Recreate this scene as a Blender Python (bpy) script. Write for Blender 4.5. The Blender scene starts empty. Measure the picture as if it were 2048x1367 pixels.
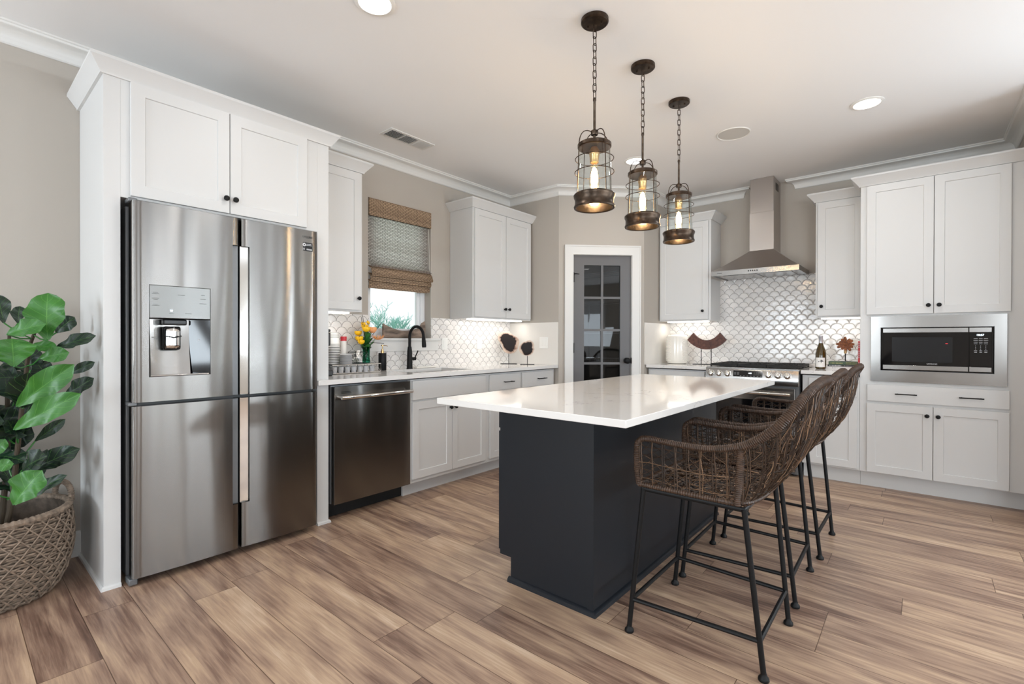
import bpy, bmesh, math, random
from math import pi, sin, cos, sqrt, radians
from mathutils import Vector, Matrix
random.seed(7)
SC = bpy.context.scene
COL = SC.collection
# ------------------------------------------------------------------ camera
YAW, PITCH, ROLL = radians(40.3323), radians(-0.243), radians(0.1125)
Fv = Vector((-sin(YAW)*cos(PITCH), cos(YAW)*cos(PITCH), sin(PITCH)))
Rv = Vector((cos(YAW), sin(YAW), 0)); Uv = Rv.cross(Fv)
R2 = cos(ROLL)*Rv + sin(ROLL)*Uv; U2 = -sin(ROLL)*Rv + cos(ROLL)*Uv
cam_d = bpy.data.cameras.new('camera'); cam = bpy.data.objects.new('camera', cam_d); COL.objects.link(cam)
cam.matrix_world = Matrix(((R2.x, U2.x, -Fv.x, 0), (R2.y, U2.y, -Fv.y, 0), (R2.z, U2.z, -Fv.z, 1.1643), (0, 0, 0, 1)))
cam_d.sensor_width = 36; cam_d.lens = 969.3354*36/2048; cam_d.clip_start = .05; cam_d.clip_end = 200
SC.camera = cam
# ------------------------------------------------------------------ world, daylight, exposure
W = bpy.data.worlds.new('sky'); SC.world = W; W.use_nodes = True
bg = W.node_tree.nodes['Background']; bg.inputs[0].default_value = (.94, .97, 1, 1); bg.inputs[1].default_value = 1.25
SC.view_settings.view_transform = 'Standard'; SC.view_settings.look = 'None'
SC.view_settings.exposure = 0; SC.cycles.diffuse_bounces = 6; SC.cycles.max_bounces = 14; SC.cycles.transparent_max_bounces = 24; SC.view_settings.gamma = 1; SC.view_settings.use_curve_mapping = False
def area(name, loc, direction, sx, sy, power, color=(1, 1, 1), shape='RECTANGLE', spread=180):
    l = bpy.data.lights.new(name, 'AREA'); l.shape = shape; l.size = sx; l.size_y = sy; l.energy = power; l.color = color
    l.spread = radians(spread)
    o = bpy.data.objects.new(name, l); COL.objects.link(o); o.location = loc
    o.rotation_euler = Vector(direction).to_track_quat('-Z', 'Z').to_euler()
    return o
DAY = (.80, .91, 1)
REAR_WINDOWS = [(-3.3, -2.35), (-2.05, -1.3), (1.9, 2.8), (3.2, 4.1)]        # x ranges, wall y = -4.2
SIDE_WINDOWS = [(-2.9, -1.9), (-.9, .1), (1.80, 1.98), (2.80, 3.0), (3.45, 3.62)]     # narrow strips shaped for streaks in the steel; y ranges, wall x = 5
for x0, x1 in REAR_WINDOWS: area('daylight_rear', ((x0+x1)/2, -4.17, 1.45), (0, 1, .7), x1-x0, 1.7, 95*(x1-x0), DAY)
for y0, y1 in SIDE_WINDOWS: area('daylight_streak_side', (4.97, (y0+y1)/2, 1.45), (-1, 0, .45), y1-y0, 1.7, (30 if y1-y0 > .5 else 300)*(y1-y0), DAY)  # narrow strips boosted so the refrigerator shows bright streaks
LIV_STREAK_WINDOWS = [(1.05, 1.22), (2.9, 3.1)]                                # unseen windows added for streaks in the steel; x ranges, wall y = 4.3
for x0, x1 in LIV_STREAK_WINDOWS: area('streak_light_living', ((x0+x1)/2, 4.27, 1.45), (0, -1, .3), x1-x0, 1.7, 240*(x1-x0), DAY)  # unseen light added to streak the refrigerator and dishwasher fronts
H = 2.7126; XW = -3.4653; YRET = 4.0414; YR = 5.3396; XRM = .5423; DX0 = -2.8131; DX1 = -2.188; DY1 = YRET+DX1-DX0
CANS = [(-1.928, 1.293), (-.288, 3.911), (-1.904, 3.878), (-.29, 1.29), (-1.93, -1.3), (-.29, -1.3), (2.2, 1.29), (2.2, -1.3), (3.8, 1.3), (3.8, -1.3), (-1.93, -3.2), (2.2, -3.2)]
CAN_W = 4.5; UNDER_W = 1.0; PEND_E = 60
# ------------------------------------------------------------------ materials
def nt(name):
    m = bpy.data.materials.new(name); m.use_nodes = True; t = m.node_tree; t.nodes.clear()
    out = t.nodes.new('ShaderNodeOutputMaterial'); return m, t, out
def N(t, typ, **kw):
    n = t.nodes.new('ShaderNode'+typ)
    for k, v in kw.items():
        if k.startswith('i_'): n.inputs[k[2:].replace('_', ' ')].default_value = v
        else: setattr(n, k, v)
    return n
def L(t, a, b): t.links.new(a, b)
def math_(t, op, a, b=None, c=None, clamp=False):
    n = t.nodes.new('ShaderNodeMath'); n.operation = op; n.use_clamp = clamp
    for i, v in enumerate((a, b, c)):
        if v is None: continue
        if isinstance(v, (int, float)): n.inputs[i].default_value = v
        else: t.links.new(v, n.inputs[i])
    return n.outputs[0]
def srgb(r, g, b):
    f = lambda c: (c/255/12.92) if c/255 <= .04045 else ((c/255+.055)/1.055)**2.4
    return (f(r), f(g), f(b), 1)
def pbr(name, col, rough=.5, metal=0, bump=None, bump_scale=200, var=0, var_scale=6, coat=0, spec=.5, aniso=0, transm=0, emis=None, es=0, alpha=1, stretch=None):
    m, t, out = nt(name); b = N(t, 'BsdfPrincipled'); L(t, b.outputs[0], out.inputs[0])
    b.inputs['Base Color'].default_value = col; b.inputs['Roughness'].default_value = rough; b.inputs['Metallic'].default_value = metal
    b.inputs['Coat Weight'].default_value = coat; b.inputs['Specular IOR Level'].default_value = spec; b.inputs['Coat Roughness'].default_value = .05
    b.inputs['Transmission Weight'].default_value = transm; b.inputs['Alpha'].default_value = alpha
    if emis: b.inputs['Emission Color'].default_value = emis; b.inputs['Emission Strength'].default_value = es
    co = N(t, 'TexCoord'); vec = co.outputs['Object']
    if stretch:
        mp = N(t, 'Mapping'); mp.inputs['Scale'].default_value = stretch; L(t, vec, mp.inputs[0]); vec = mp.outputs[0]
    if var:
        nz = N(t, 'TexNoise'); nz.inputs['Scale'].default_value = var_scale; nz.inputs['Detail'].default_value = 5; L(t, vec, nz.inputs['Vector'])
        mx = N(t, 'MixRGB', blend_type='MIX'); d = tuple(c*(1-var) for c in col[:3])+(1,); li = tuple(min(1, c*(1+var)) for c in col[:3])+(1,)
        mx.inputs[1].default_value = d; mx.inputs[2].default_value = li
        rp = N(t, 'ValToRGB'); rp.color_ramp.elements[0].position = .35; rp.color_ramp.elements[1].position = .65
        L(t, nz.outputs[0], rp.inputs[0]); L(t, rp.outputs[0], mx.inputs[0]); L(t, mx.outputs[0], b.inputs['Base Color'])
    if bump:
        nz2 = N(t, 'TexNoise'); nz2.inputs['Scale'].default_value = bump_scale; nz2.inputs['Detail'].default_value = 3; L(t, vec, nz2.inputs['Vector'])
        bp = N(t, 'Bump'); bp.inputs['Strength'].default_value = bump; bp.inputs['Distance'].default_value = .002
        L(t, nz2.outputs[0], bp.inputs['Height']); L(t, bp.outputs[0], b.inputs['Normal'])
    return m
M = {}
M['cab'] = pbr('white_cabinet_paint', srgb(213, 213, 212), .38, bump=.03, bump_scale=300)
M['wall'] = pbr('greige_wall_paint', srgb(180, 173, 164), .75, bump=.12, bump_scale=260)
M['ceil'] = pbr('ceiling_paint', srgb(240, 240, 240), .9, bump=.12, bump_scale=200)
M['trim'] = pbr('white_trim_paint', srgb(220, 219, 216), .4, bump=.02, bump_scale=200)
M['slab'] = pbr('plain_splash_slab', srgb(226, 222, 216), .25, bump=.02)
M['black'] = pbr('matte_black_metal', (.007, .007, .0075, 1), .45, 0, bump=.1, bump_scale=500, spec=.22)
M['blackglass'] = pbr('black_glass', (.004, .004, .005, 1), .06, 0)
M['darkplastic'] = pbr('dark_plastic', (.02, .021, .023, 1), .35)
M['greyside'] = pbr('grey_side_metal', srgb(120, 122, 124), .45, .6)
M['chrome'] = pbr('chrome', (.8, .79, .77, 1), .09, 1)
M['island'] = pbr('charcoal_island_paint', srgb(26, 30, 36), .42, bump=.03, spec=.35)
M['bronze'] = pbr('oil_rubbed_bronze', (.06, .04, .027, 1), .32, .8, var=.4, var_scale=30)
M['gold'] = pbr('brushed_brass', (.62, .42, .2, 1), .3, 1)
M['doorgrey'] = pbr('slate_door_paint', srgb(98, 97, 98), .4)
M['vinyl'] = pbr('white_vinyl', srgb(236, 238, 240), .35)
M['castiron'] = pbr('cast_iron', (.015, .014, .013, 1), .55, .3, bump=.3, bump_scale=700)
M['white'] = pbr('white_plastic', srgb(238, 237, 233), .3)
M['print'] = pbr('dark_print', srgb(70, 70, 70), .6)
M['whiteprint'] = pbr('white_print', srgb(200, 202, 205), .5)
M['lamp'] = pbr('lamp_diffuser', (1, 1, 1, 1), .5, emis=(1, .97, .93, 1), es=6)
M['strip'] = pbr('strip_light_diffuser', (1, 1, 1, 1), .5, emis=(1, .96, .9, 1), es=4)
M['display'] = pbr('lit_display', (1, 1, 1, 1), .5, emis=(.75, .9, 1, 1), es=4)
M['redled'] = pbr('red_indicator', (.5, .02, .03, 1), .5, emis=(1, .03, .06, 1), es=1.5)
M['filament'] = pbr('glowing_bulb', (1, .8, .5, 1), .5, emis=(1, .64, .32, 1), es=75)
M['grass'] = pbr('lawn', srgb(120, 150, 110), .9, var=.3, var_scale=2)
M['teal'] = pbr('pale_teal_twigs', srgb(150, 205, 195), .8, var=.2)
M['bark'] = pbr('pale_driftwood', srgb(122, 106, 94), .8, var=.55, var_scale=30, bump=.7, bump_scale=60, stretch=(1, .25, 1))
M['walnut'] = pbr('dark_carved_wood', srgb(88, 52, 40), .5, var=.35, var_scale=40, bump=.4, bump_scale=90)
M['rust'] = pbr('rusty_carved_wood', srgb(134, 78, 42), .6, var=.45, var_scale=60, bump=.5, bump_scale=120)
M['ceramic'] = pbr('white_glazed_ceramic', srgb(236, 231, 222), .18, coat=.4)
M['soil'] = pbr('dark_soil', (.02, .015, .01, 1), .9, bump=1, bump_scale=60)
M['stem'] = pbr('woody_stem', (.05, .035, .02, 1), .8)
M['petaly'] = pbr('yellow_petal', srgb(250, 196, 20), .5)
M['petalo'] = pbr('peach_petal', srgb(250, 178, 118), .5)
M['leafs'] = pbr('bouquet_leaf', srgb(48, 112, 44), .5)
M['paper'] = pbr('white_paper', srgb(240, 238, 234), .7)
M['greencover'] = pbr('green_book_cover', srgb(72, 96, 70), .5)
M['blackcover'] = pbr('black_book_cover', srgb(38, 38, 36), .5)
M['redcover'] = pbr('red_book_cover', srgb(200, 44, 46), .4)
M['wine'] = pbr('olive_wine_glass', (.06, .035, .004, 1), .05, 0, coat=.5)
M['winecap'] = pbr('silver_foil_capsule', srgb(205, 205, 208), .3, .5)
M['redlid'] = pbr('red_lid', srgb(200, 50, 60), .4)
M['pod'] = pbr('pale_grey_pod', srgb(178, 178, 180), .5)
M['fabricgrey'] = pbr('speaker_grille', srgb(206, 204, 199), .85, bump=.4, bump_scale=900)
M['curtain'] = pbr('linen_curtain', srgb(225, 222, 216), .9)
M['sofa'] = pbr('dark_upholstery', srgb(70, 68, 66), .9)
M['dark'] = pbr('dark_recess', (.01, .01, .01, 1), .8)
M['vent'] = pbr('vent_enamel', srgb(225, 224, 221), .5)
M['twine'] = pbr('blind_cord', srgb(235, 232, 225), .8)
def steel(name, col, rough, aniso, wob=.0, wscale=(1, 1, 1), rot=0):
    m, t, out = nt(name); b = N(t, 'BsdfPrincipled'); L(t, b.outputs[0], out.inputs[0])
    b.inputs['Base Color'].default_value = col; b.inputs['Metallic'].default_value = 1; b.inputs['Roughness'].default_value = rough
    b.inputs['Anisotropic'].default_value = aniso; b.inputs['Anisotropic Rotation'].default_value = rot
    tg = N(t, 'Tangent', direction_type='RADIAL', axis='Z'); L(t, tg.outputs[0], b.inputs['Tangent'])
    co = N(t, 'TexCoord')
    if wob:
        mp = N(t, 'Mapping'); mp.inputs['Scale'].default_value = wscale; L(t, co.outputs['Object'], mp.inputs[0])
        nz = N(t, 'TexNoise'); nz.inputs['Scale'].default_value = 1; nz.inputs['Detail'].default_value = 1; nz.inputs['Roughness'].default_value = .3; L(t, mp.outputs[0], nz.inputs['Vector'])
        bp = N(t, 'Bump'); bp.inputs['Strength'].default_value = 1; bp.inputs['Distance'].default_value = wob
        L(t, nz.outputs[0], bp.inputs['Height']); L(t, bp.outputs[0], b.inputs['Normal'])
    return m
M['steel'] = steel('brushed_steel_door', (.235, .225, .214, 1), .2, 1, wob=.009, wscale=(2, 5, .6), rot=.25)
M['steel2'] = steel('brushed_steel_trim', (.34, .325, .31, 1), .2, .4, wob=.006, wscale=(3, 3, 2))
M['steelpanel'] = steel('smooth_control_panel', (.19, .187, .18, 1), .25, .9, rot=.25)
M['steelhood'] = steel('satin_hood_steel', (.50, .46, .43, 1), .3, .5)
def glass(name, tint, gloss=.12, fr=1.45):
    m, t, out = nt(name); tr = N(t, 'BsdfTransparent'); tr.inputs[0].default_value = tint
    gl = N(t, 'BsdfGlossy'); gl.inputs['Roughness'].default_value = .02
    lw = N(t, 'LayerWeight'); lw.inputs[0].default_value = .5
    f = math_(t, 'ADD', math_(t, 'MULTIPLY', math_(t, 'POWER', lw.outputs['Facing'], 4), .55), gloss*.35)
    mx = N(t, 'MixShader'); L(t, f, mx.inputs[0]); L(t, tr.outputs[0], mx.inputs[1]); L(t, gl.outputs[0], mx.inputs[2]); L(t, mx.outputs[0], out.inputs[0])
    return m
M['glass'] = glass('clear_glass', (.97, .985, .98, 1))
M['smoke'] = glass('bulb_glass', (1, .93, .82, 1))
M['teglass'] = glass('green_vase_glass', (.25, .62, .5, 1), fr=1.5)
M['panedark'] = glass('pantry_pane', (.55, .56, .57, 1), fr=1.6)
# --- plank floor (planks run along x)
def floor_mat():
    m, t, out = nt('wood_plank_floor'); b = N(t, 'BsdfPrincipled'); L(t, b.outputs[0], out.inputs[0])
    co = N(t, 'TexCoord'); sp = N(t, 'SeparateXYZ'); L(t, co.outputs['Object'], sp.inputs[0]); x, y = sp.outputs[0], sp.outputs[1]
    PW, PL = .1735, 1.22
    row = math_(t, 'FLOOR', math_(t, 'DIVIDE', math_(t, 'ADD', y, 20.266), PW)); fy = math_(t, 'FRACT', math_(t, 'DIVIDE', math_(t, 'ADD', y, 20.266), PW))
    wn = N(t, 'TexWhiteNoise', noise_dimensions='1D'); L(t, row, wn.inputs['W'])
    xs = math_(t, 'ADD', math_(t, 'DIVIDE', x, PL), math_(t, 'ADD', wn.outputs[0], 20)); colr = math_(t, 'FLOOR', xs); fx = math_(t, 'FRACT', xs)
    cb = N(t, 'CombineXYZ'); L(t, row, cb.inputs[0]); L(t, colr, cb.inputs[1])
    pid = N(t, 'TexWhiteNoise', noise_dimensions='2D'); L(t, cb.outputs[0], pid.inputs['Vector'])
    # gaps
    ex = math_(t, 'MULTIPLY', math_(t, 'MINIMUM', fx, math_(t, 'SUBTRACT', 1, fx)), PL); ey = math_(t, 'MULTIPLY', math_(t, 'MINIMUM', fy, math_(t, 'SUBTRACT', 1, fy)), PW)
    gap = math_(t, 'LESS_THAN', math_(t, 'MINIMUM', ex, ey), .0014)
    # grain coordinates, shifted for every plank
    sh = math_(t, 'MULTIPLY', pid.outputs[0], 37)
    def gcoord(sx, sy, off=0):
        c = N(t, 'CombineXYZ'); L(t, math_(t, 'MULTIPLY', math_(t, 'ADD', x, sh), sx), c.inputs[0]); L(t, math_(t, 'MULTIPLY', y, sy), c.inputs[1]); L(t, math_(t, 'ADD', sh, off), c.inputs[2]); return c.outputs[0]
    n1 = N(t, 'TexNoise'); n1.inputs['Scale'].default_value = 1; n1.inputs['Detail'].default_value = 4; n1.inputs['Distortion'].default_value = .8; L(t, gcoord(1.15, 8), n1.inputs['Vector'])
    n2 = N(t, 'TexNoise'); n2.inputs['Scale'].default_value = 1; n2.inputs['Detail'].default_value = 7; n2.inputs['Roughness'].default_value = .65; n2.inputs['Distortion'].default_value = .5; L(t, gcoord(3.6, 85, 5), n2.inputs['Vector'])
    wv = N(t, 'TexWave', wave_type='RINGS', rings_direction='SPHERICAL'); wv.inputs['Scale'].default_value = 5; wv.inputs['Distortion'].default_value = 5; wv.inputs['Detail'].default_value = 3; wv.inputs['Detail Scale'].default_value = 1.4; L(t, gcoord(.45, 3.4, 3), wv.inputs['Vector'])
    v = math_(t, 'ADD', math_(t, 'MULTIPLY', n1.outputs[0], 1.35), math_(t, 'MULTIPLY', pid.outputs[0], .27))
    v = math_(t, 'ADD', v, math_(t, 'MULTIPLY', math_(t, 'SUBTRACT', n2.outputs[0], .5), .95))
    v = math_(t, 'ADD', v, math_(t, 'MULTIPLY', math_(t, 'SUBTRACT', wv.outputs[0], .5), .14))
    v = math_(t, 'SUBTRACT', v, .31, clamp=True)
    rp = N(t, 'ValToRGB'); e = rp.color_ramp.elements
    e[0].position = 0; e[0].color = srgb(92, 70, 60); e[1].position = 1; e[1].color = srgb(212, 188, 164)
    for p_, c_ in ((.25, (124, 98, 84)), (.5, (160, 133, 114)), (.75, (188, 160, 134))): k = e.new(p_); k.color = srgb(*c_)
    L(t, v, rp.inputs[0])
    mx = N(t, 'MixRGB', blend_type='MULTIPLY'); mx.inputs[2].default_value = (.35, .3, .27, 1); L(t, gap, mx.inputs[0]); L(t, rp.outputs[0], mx.inputs[1]); L(t, mx.outputs[0], b.inputs['Base Color'])
    rr = math_(t, 'ADD', math_(t, 'MULTIPLY', n2.outputs[0], .12), .3); L(t, rr, b.inputs['Roughness'])
    b.inputs['Specular IOR Level'].default_value = .42
    hgt = math_(t, 'SUBTRACT', math_(t, 'MULTIPLY', n2.outputs[0], .5), math_(t, 'MULTIPLY', gap, 1.2))
    bp = N(t, 'Bump'); bp.inputs['Strength'].default_value = .25; bp.inputs['Distance'].default_value = .002; L(t, hgt, bp.inputs['Height']); L(t, bp.outputs[0], b.inputs['Normal'])
    return m
M['floor'] = floor_mat()
# --- fish scale tile; axis is the wall's horizontal axis
def tile_mat(name, ax, Rr=.047, z0=.9, off=0):
    m, t, out = nt(name); b = N(t, 'BsdfPrincipled'); L(t, b.outputs[0], out.inputs[0])
    co = N(t, 'TexCoord'); sp = N(t, 'SeparateXYZ'); L(t, co.outputs['Object'], sp.inputs[0]); u, z = sp.outputs[ax], sp.outputs[2]
    v = math_(t, 'DIVIDE', math_(t, 'ADD', z, 10*Rr*2-z0), Rr); j = math_(t, 'FLOOR', v); fy = math_(t, 'SUBTRACT', v, j)
    uu = math_(t, 'ADD', math_(t, 'DIVIDE', math_(t, 'ADD', u, 20+off), 2*Rr), math_(t, 'MULTIPLY', math_(t, 'FLOORED_MODULO', j, 2), .5))
    iu = math_(t, 'FLOOR', uu); fx = math_(t, 'MULTIPLY', math_(t, 'SUBTRACT', math_(t, 'SUBTRACT', uu, iu), .5), 2)
    d = math_(t, 'SQRT', math_(t, 'ADD', math_(t, 'MULTIPLY', fx, fx), math_(t, 'MULTIPLY', fy, fy)))
    e = math_(t, 'ABSOLUTE', math_(t, 'SUBTRACT', d, 1.0))
    line = math_(t, 'LESS_THAN', e, .028)
    inside = math_(t, 'LESS_THAN', d, 1)
    cb = N(t, 'CombineXYZ'); L(t, math_(t, 'ADD', iu, math_(t, 'MULTIPLY', inside, .37)), cb.inputs[0]); L(t, math_(t, 'ADD', j, inside), cb.inputs[1])
    wn = N(t, 'TexWhiteNoise', noise_dimensions='2D'); L(t, cb.outputs[0], wn.inputs['Vector'])
    rp = N(t, 'ValToRGB'); rp.color_ramp.elements[0].color = srgb(222, 219, 216); rp.color_ramp.elements[1].color = srgb(236, 232, 228); L(t, wn.outputs[0], rp.inputs[0])
    mx = N(t, 'MixRGB'); L(t, line, mx.inputs[0]); L(t, rp.outputs[0], mx.inputs[1]); mx.inputs[2].default_value = srgb(104, 96, 92); L(t, mx.outputs[0], b.inputs['Base Color'])
    L(t, math_(t, 'ADD', math_(t, 'MULTIPLY', line, .6), .12), b.inputs['Roughness'])
    nz = N(t, 'TexNoise'); nz.inputs['Scale'].default_value = 55; nz.inputs['Detail'].default_value = 2; L(t, co.outputs['Object'], nz.inputs['Vector'])
    h = math_(t, 'ADD', math_(t, 'MULTIPLY', math_(t, 'MINIMUM', math_(t, 'MULTIPLY', e, 5), 1), 1.0), math_(t, 'MULTIPLY', nz.outputs[0], .35))
    bp = N(t, 'Bump'); bp.inputs['Strength'].default_value = .5; bp.inputs['Distance'].default_value = .003; L(t, h, bp.inputs['Height']); L(t, bp.outputs[0], b.inputs['Normal'])
    return m
M['tileL'] = tile_mat('scallop_tile_sink_wall', 1, .0455); M['tileR'] = tile_mat('scallop_tile_range_wall', 0, .047, off=.02)
def quartz():
    m, t, out = nt('white_quartz'); b = N(t, 'BsdfPrincipled'); L(t, b.outputs[0], out.inputs[0])
    co = N(t, 'TexCoord'); nz = N(t, 'TexNoise'); nz.inputs['Scale'].default_value = 2.2; nz.inputs['Detail'].default_value = 6; nz.inputs['Distortion'].default_value = 1.6; L(t, co.outputs['Object'], nz.inputs['Vector'])
    e = math_(t, 'ABSOLUTE', math_(t, 'SUBTRACT', nz.outputs[0], .5)); e = math_(t, 'LESS_THAN', e, .004)
    n2 = N(t, 'TexNoise'); n2.inputs['Scale'].default_value = 1.3; L(t, co.outputs['Object'], n2.inputs['Vector'])
    k = math_(t, 'MULTIPLY', e, math_(t, 'MULTIPLY', math_(t, 'GREATER_THAN', n2.outputs[0], .56), .35))
    mx = N(t, 'MixRGB'); L(t, k, mx.inputs[0]); mx.inputs[1].default_value = srgb(228, 226, 223); mx.inputs[2].default_value = srgb(150, 146, 142); L(t, mx.outputs[0], b.inputs['Base Color'])
    b.inputs['Roughness'].default_value = .07; b.inputs['Specular IOR Level'].default_value = .75
    return m
M['quartz'] = quartz()
def wicker():
    m, t, out = nt('brown_wicker'); b = N(t, 'BsdfPrincipled'); L(t, b.outputs[0], out.inputs[0])
    co = N(t, 'TexCoord'); nz = N(t, 'TexNoise'); nz.inputs['Scale'].default_value = 38; nz.inputs['Detail'].default_value = 4; L(t, co.outputs['Object'], nz.inputs['Vector'])
    rp = N(t, 'ValToRGB'); e = rp.color_ramp.elements; e[0].position = .34; e[0].color = srgb(36, 25, 19); e[1].position = .68; e[1].color = srgb(134, 102, 76)
    k = e.new(.52); k.color = srgb(64, 45, 33); L(t, nz.outputs[0], rp.inputs[0]); L(t, rp.outputs[0], b.inputs['Base Color']); b.inputs['Roughness'].default_value = .42
    return m
M['wickerwrap'] = pbr('wrapped_brown_wicker', srgb(68, 50, 38), .45, var=.35, var_scale=70)
def strands():
    m, t, out = nt('brown_wicker_strands'); b = N(t, 'BsdfPrincipled'); L(t, b.outputs[0], out.inputs[0])
    g = N(t, 'NewGeometry'); rp = N(t, 'ValToRGB'); e = rp.color_ramp.elements; e[0].color = srgb(27, 19, 15); e[1].color = srgb(138, 108, 82)
    for p_, c_ in ((.45, (48, 35, 27)), (.8, (84, 63, 47))): k = e.new(p_); k.color = srgb(*c_)
    L(t, g.outputs['Random Per Island'], rp.inputs[0]); L(t, rp.outputs[0], b.inputs['Base Color']); b.inputs['Roughness'].default_value = .4
    return m
M['wicker'] = strands()
M['seagrass'] = pbr('grey_seagrass', srgb(136, 120, 105), .8, var=.3, var_scale=45, bump=.8, bump_scale=180)
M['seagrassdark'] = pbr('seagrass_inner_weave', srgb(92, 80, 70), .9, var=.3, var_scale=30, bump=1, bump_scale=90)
def leafmat(name, c1, c2):
    m, t, out = nt(name); b = N(t, 'BsdfPrincipled'); L(t, b.outputs[0], out.inputs[0])
    at = N(t, 'UVMap'); sp = N(t, 'SeparateXYZ'); L(t, at.outputs[0], sp.inputs[0]); u, v = sp.outputs[0], sp.outputs[1]
    au = math_(t, 'ABSOLUTE', math_(t, 'SUBTRACT', u, .5))
    mid = math_(t, 'LESS_THAN', au, .012)
    side = math_(t, 'LESS_THAN', math_(t, 'FRACT', math_(t, 'SUBTRACT', math_(t, 'MULTIPLY', v, 6.5), math_(t, 'MULTIPLY', au, 3.4))), .07)
    vein = math_(t, 'MAXIMUM', mid, math_(t, 'MULTIPLY', side, .8))
    co = N(t, 'TexCoord'); nz = N(t, 'TexNoise'); nz.inputs['Scale'].default_value = 14; L(t, co.outputs['Object'], nz.inputs['Vector'])
    mx = N(t, 'MixRGB'); L(t, nz.outputs[0], mx.inputs[0]); mx.inputs[1].default_value = c1; mx.inputs[2].default_value = c2
    m2 = N(t, 'MixRGB'); L(t, math_(t, 'MULTIPLY', vein, .35), m2.inputs[0]); L(t, mx.outputs[0], m2.inputs[1]); m2.inputs[2].default_value = srgb(110, 165, 76); L(t, m2.outputs[0], b.inputs['Base Color'])
    b.inputs['Roughness'].default_value = .42
    bp = N(t, 'Bump'); bp.inputs['Strength'].default_value = .5; bp.inputs['Distance'].default_value = -.004; L(t, vein, bp.inputs['Height']); L(t, bp.outputs[0], b.inputs['Normal'])
    return m
M['leaflit'] = leafmat('lit_green_leaf', srgb(30, 84, 26), srgb(60, 122, 38)); M['leafshade'] = leafmat('shaded_dark_leaf', srgb(9, 28, 18), srgb(16, 46, 28))  # one fig leaf in two greens: shading of the dark leaves is in the colour
def reed(name, c1, c2, trans, sy=2*pi/.0075):
    m, t, out = nt(name); co = N(t, 'TexCoord'); sp = N(t, 'SeparateXYZ'); L(t, co.outputs['Object'], sp.inputs[0]); y, z = sp.outputs[1], sp.outputs[2]
    r = math_(t, 'MULTIPLY', z, 1/.0125); fr = math_(t, 'FRACT', r); row = math_(t, 'FLOOR', r)
    thr = math_(t, 'FRACT', math_(t, 'ADD', math_(t, 'MULTIPLY', y, 1/.034), math_(t, 'MULTIPLY', math_(t, 'FLOORED_MODULO', row, 2), .5)))
    line = math_(t, 'MAXIMUM', math_(t, 'LESS_THAN', fr, .24), math_(t, 'LESS_THAN', thr, .12))
    wn = N(t, 'TexWhiteNoise', noise_dimensions='1D'); L(t, row, wn.inputs['W'])
    mx = N(t, 'MixRGB'); mx.inputs[1].default_value = c1; mx.inputs[2].default_value = c2; L(t, wn.outputs[0], mx.inputs[0])
    m2 = N(t, 'MixRGB'); L(t, math_(t, 'MULTIPLY', line, .85), m2.inputs[0]); L(t, mx.outputs[0], m2.inputs[1]); m2.inputs[2].default_value = srgb(62, 50, 42)
    d = N(t, 'BsdfDiffuse'); tl = N(t, 'BsdfTranslucent'); L(t, m2.outputs[0], d.inputs[0]); L(t, m2.outputs[0], tl.inputs[0])
    s = N(t, 'MixShader'); s.inputs[0].default_value = trans; L(t, d.outputs[0], s.inputs[1]); L(t, tl.outputs[0], s.inputs[2]); L(t, s.outputs[0], out.inputs[0])
    return m
M['reed'] = reed('woven_reed_valance', srgb(186, 160, 134), srgb(160, 136, 114), .15); M['reedsheer'] = reed('woven_reed_shade', srgb(236, 230, 226), srgb(214, 206, 200), .8)
def stone():
    m, t, out = nt('petrified_wood'); b = N(t, 'BsdfPrincipled'); L(t, b.outputs[0], out.inputs[0]); co = N(t, 'TexCoord')
    nz = N(t, 'TexNoise'); nz.inputs['Scale'].default_value = 14; nz.inputs['Detail'].default_value = 4; L(t, co.outputs['Object'], nz.inputs['Vector'])
    at = N(t, 'UVMap'); sp = N(t, 'SeparateXYZ'); L(t, at.outputs[0], sp.inputs[0])
    r = math_(t, 'ADD', sp.outputs[0], math_(t, 'MULTIPLY', math_(t, 'SUBTRACT', nz.outputs[0], .5), 1.0))
    rp = N(t, 'ValToRGB'); e = rp.color_ramp.elements; e[0].position = .0; e[0].color = srgb(26, 18, 16); e[1].position = 1; e[1].color = srgb(206, 186, 168)
    for p_, c_ in ((.76, (30, 20, 18)), (.80, (160, 130, 116)), (.93, (208, 190, 174))): k = e.new(p_); k.color = srgb(*c_)
    L(t, r, rp.inputs[0]); L(t, rp.outputs[0], b.inputs['Base Color']); b.inputs['Roughness'].default_value = .45; b.inputs['Specular IOR Level'].default_value = .25
    return m
M['stone'] = stone()
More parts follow.
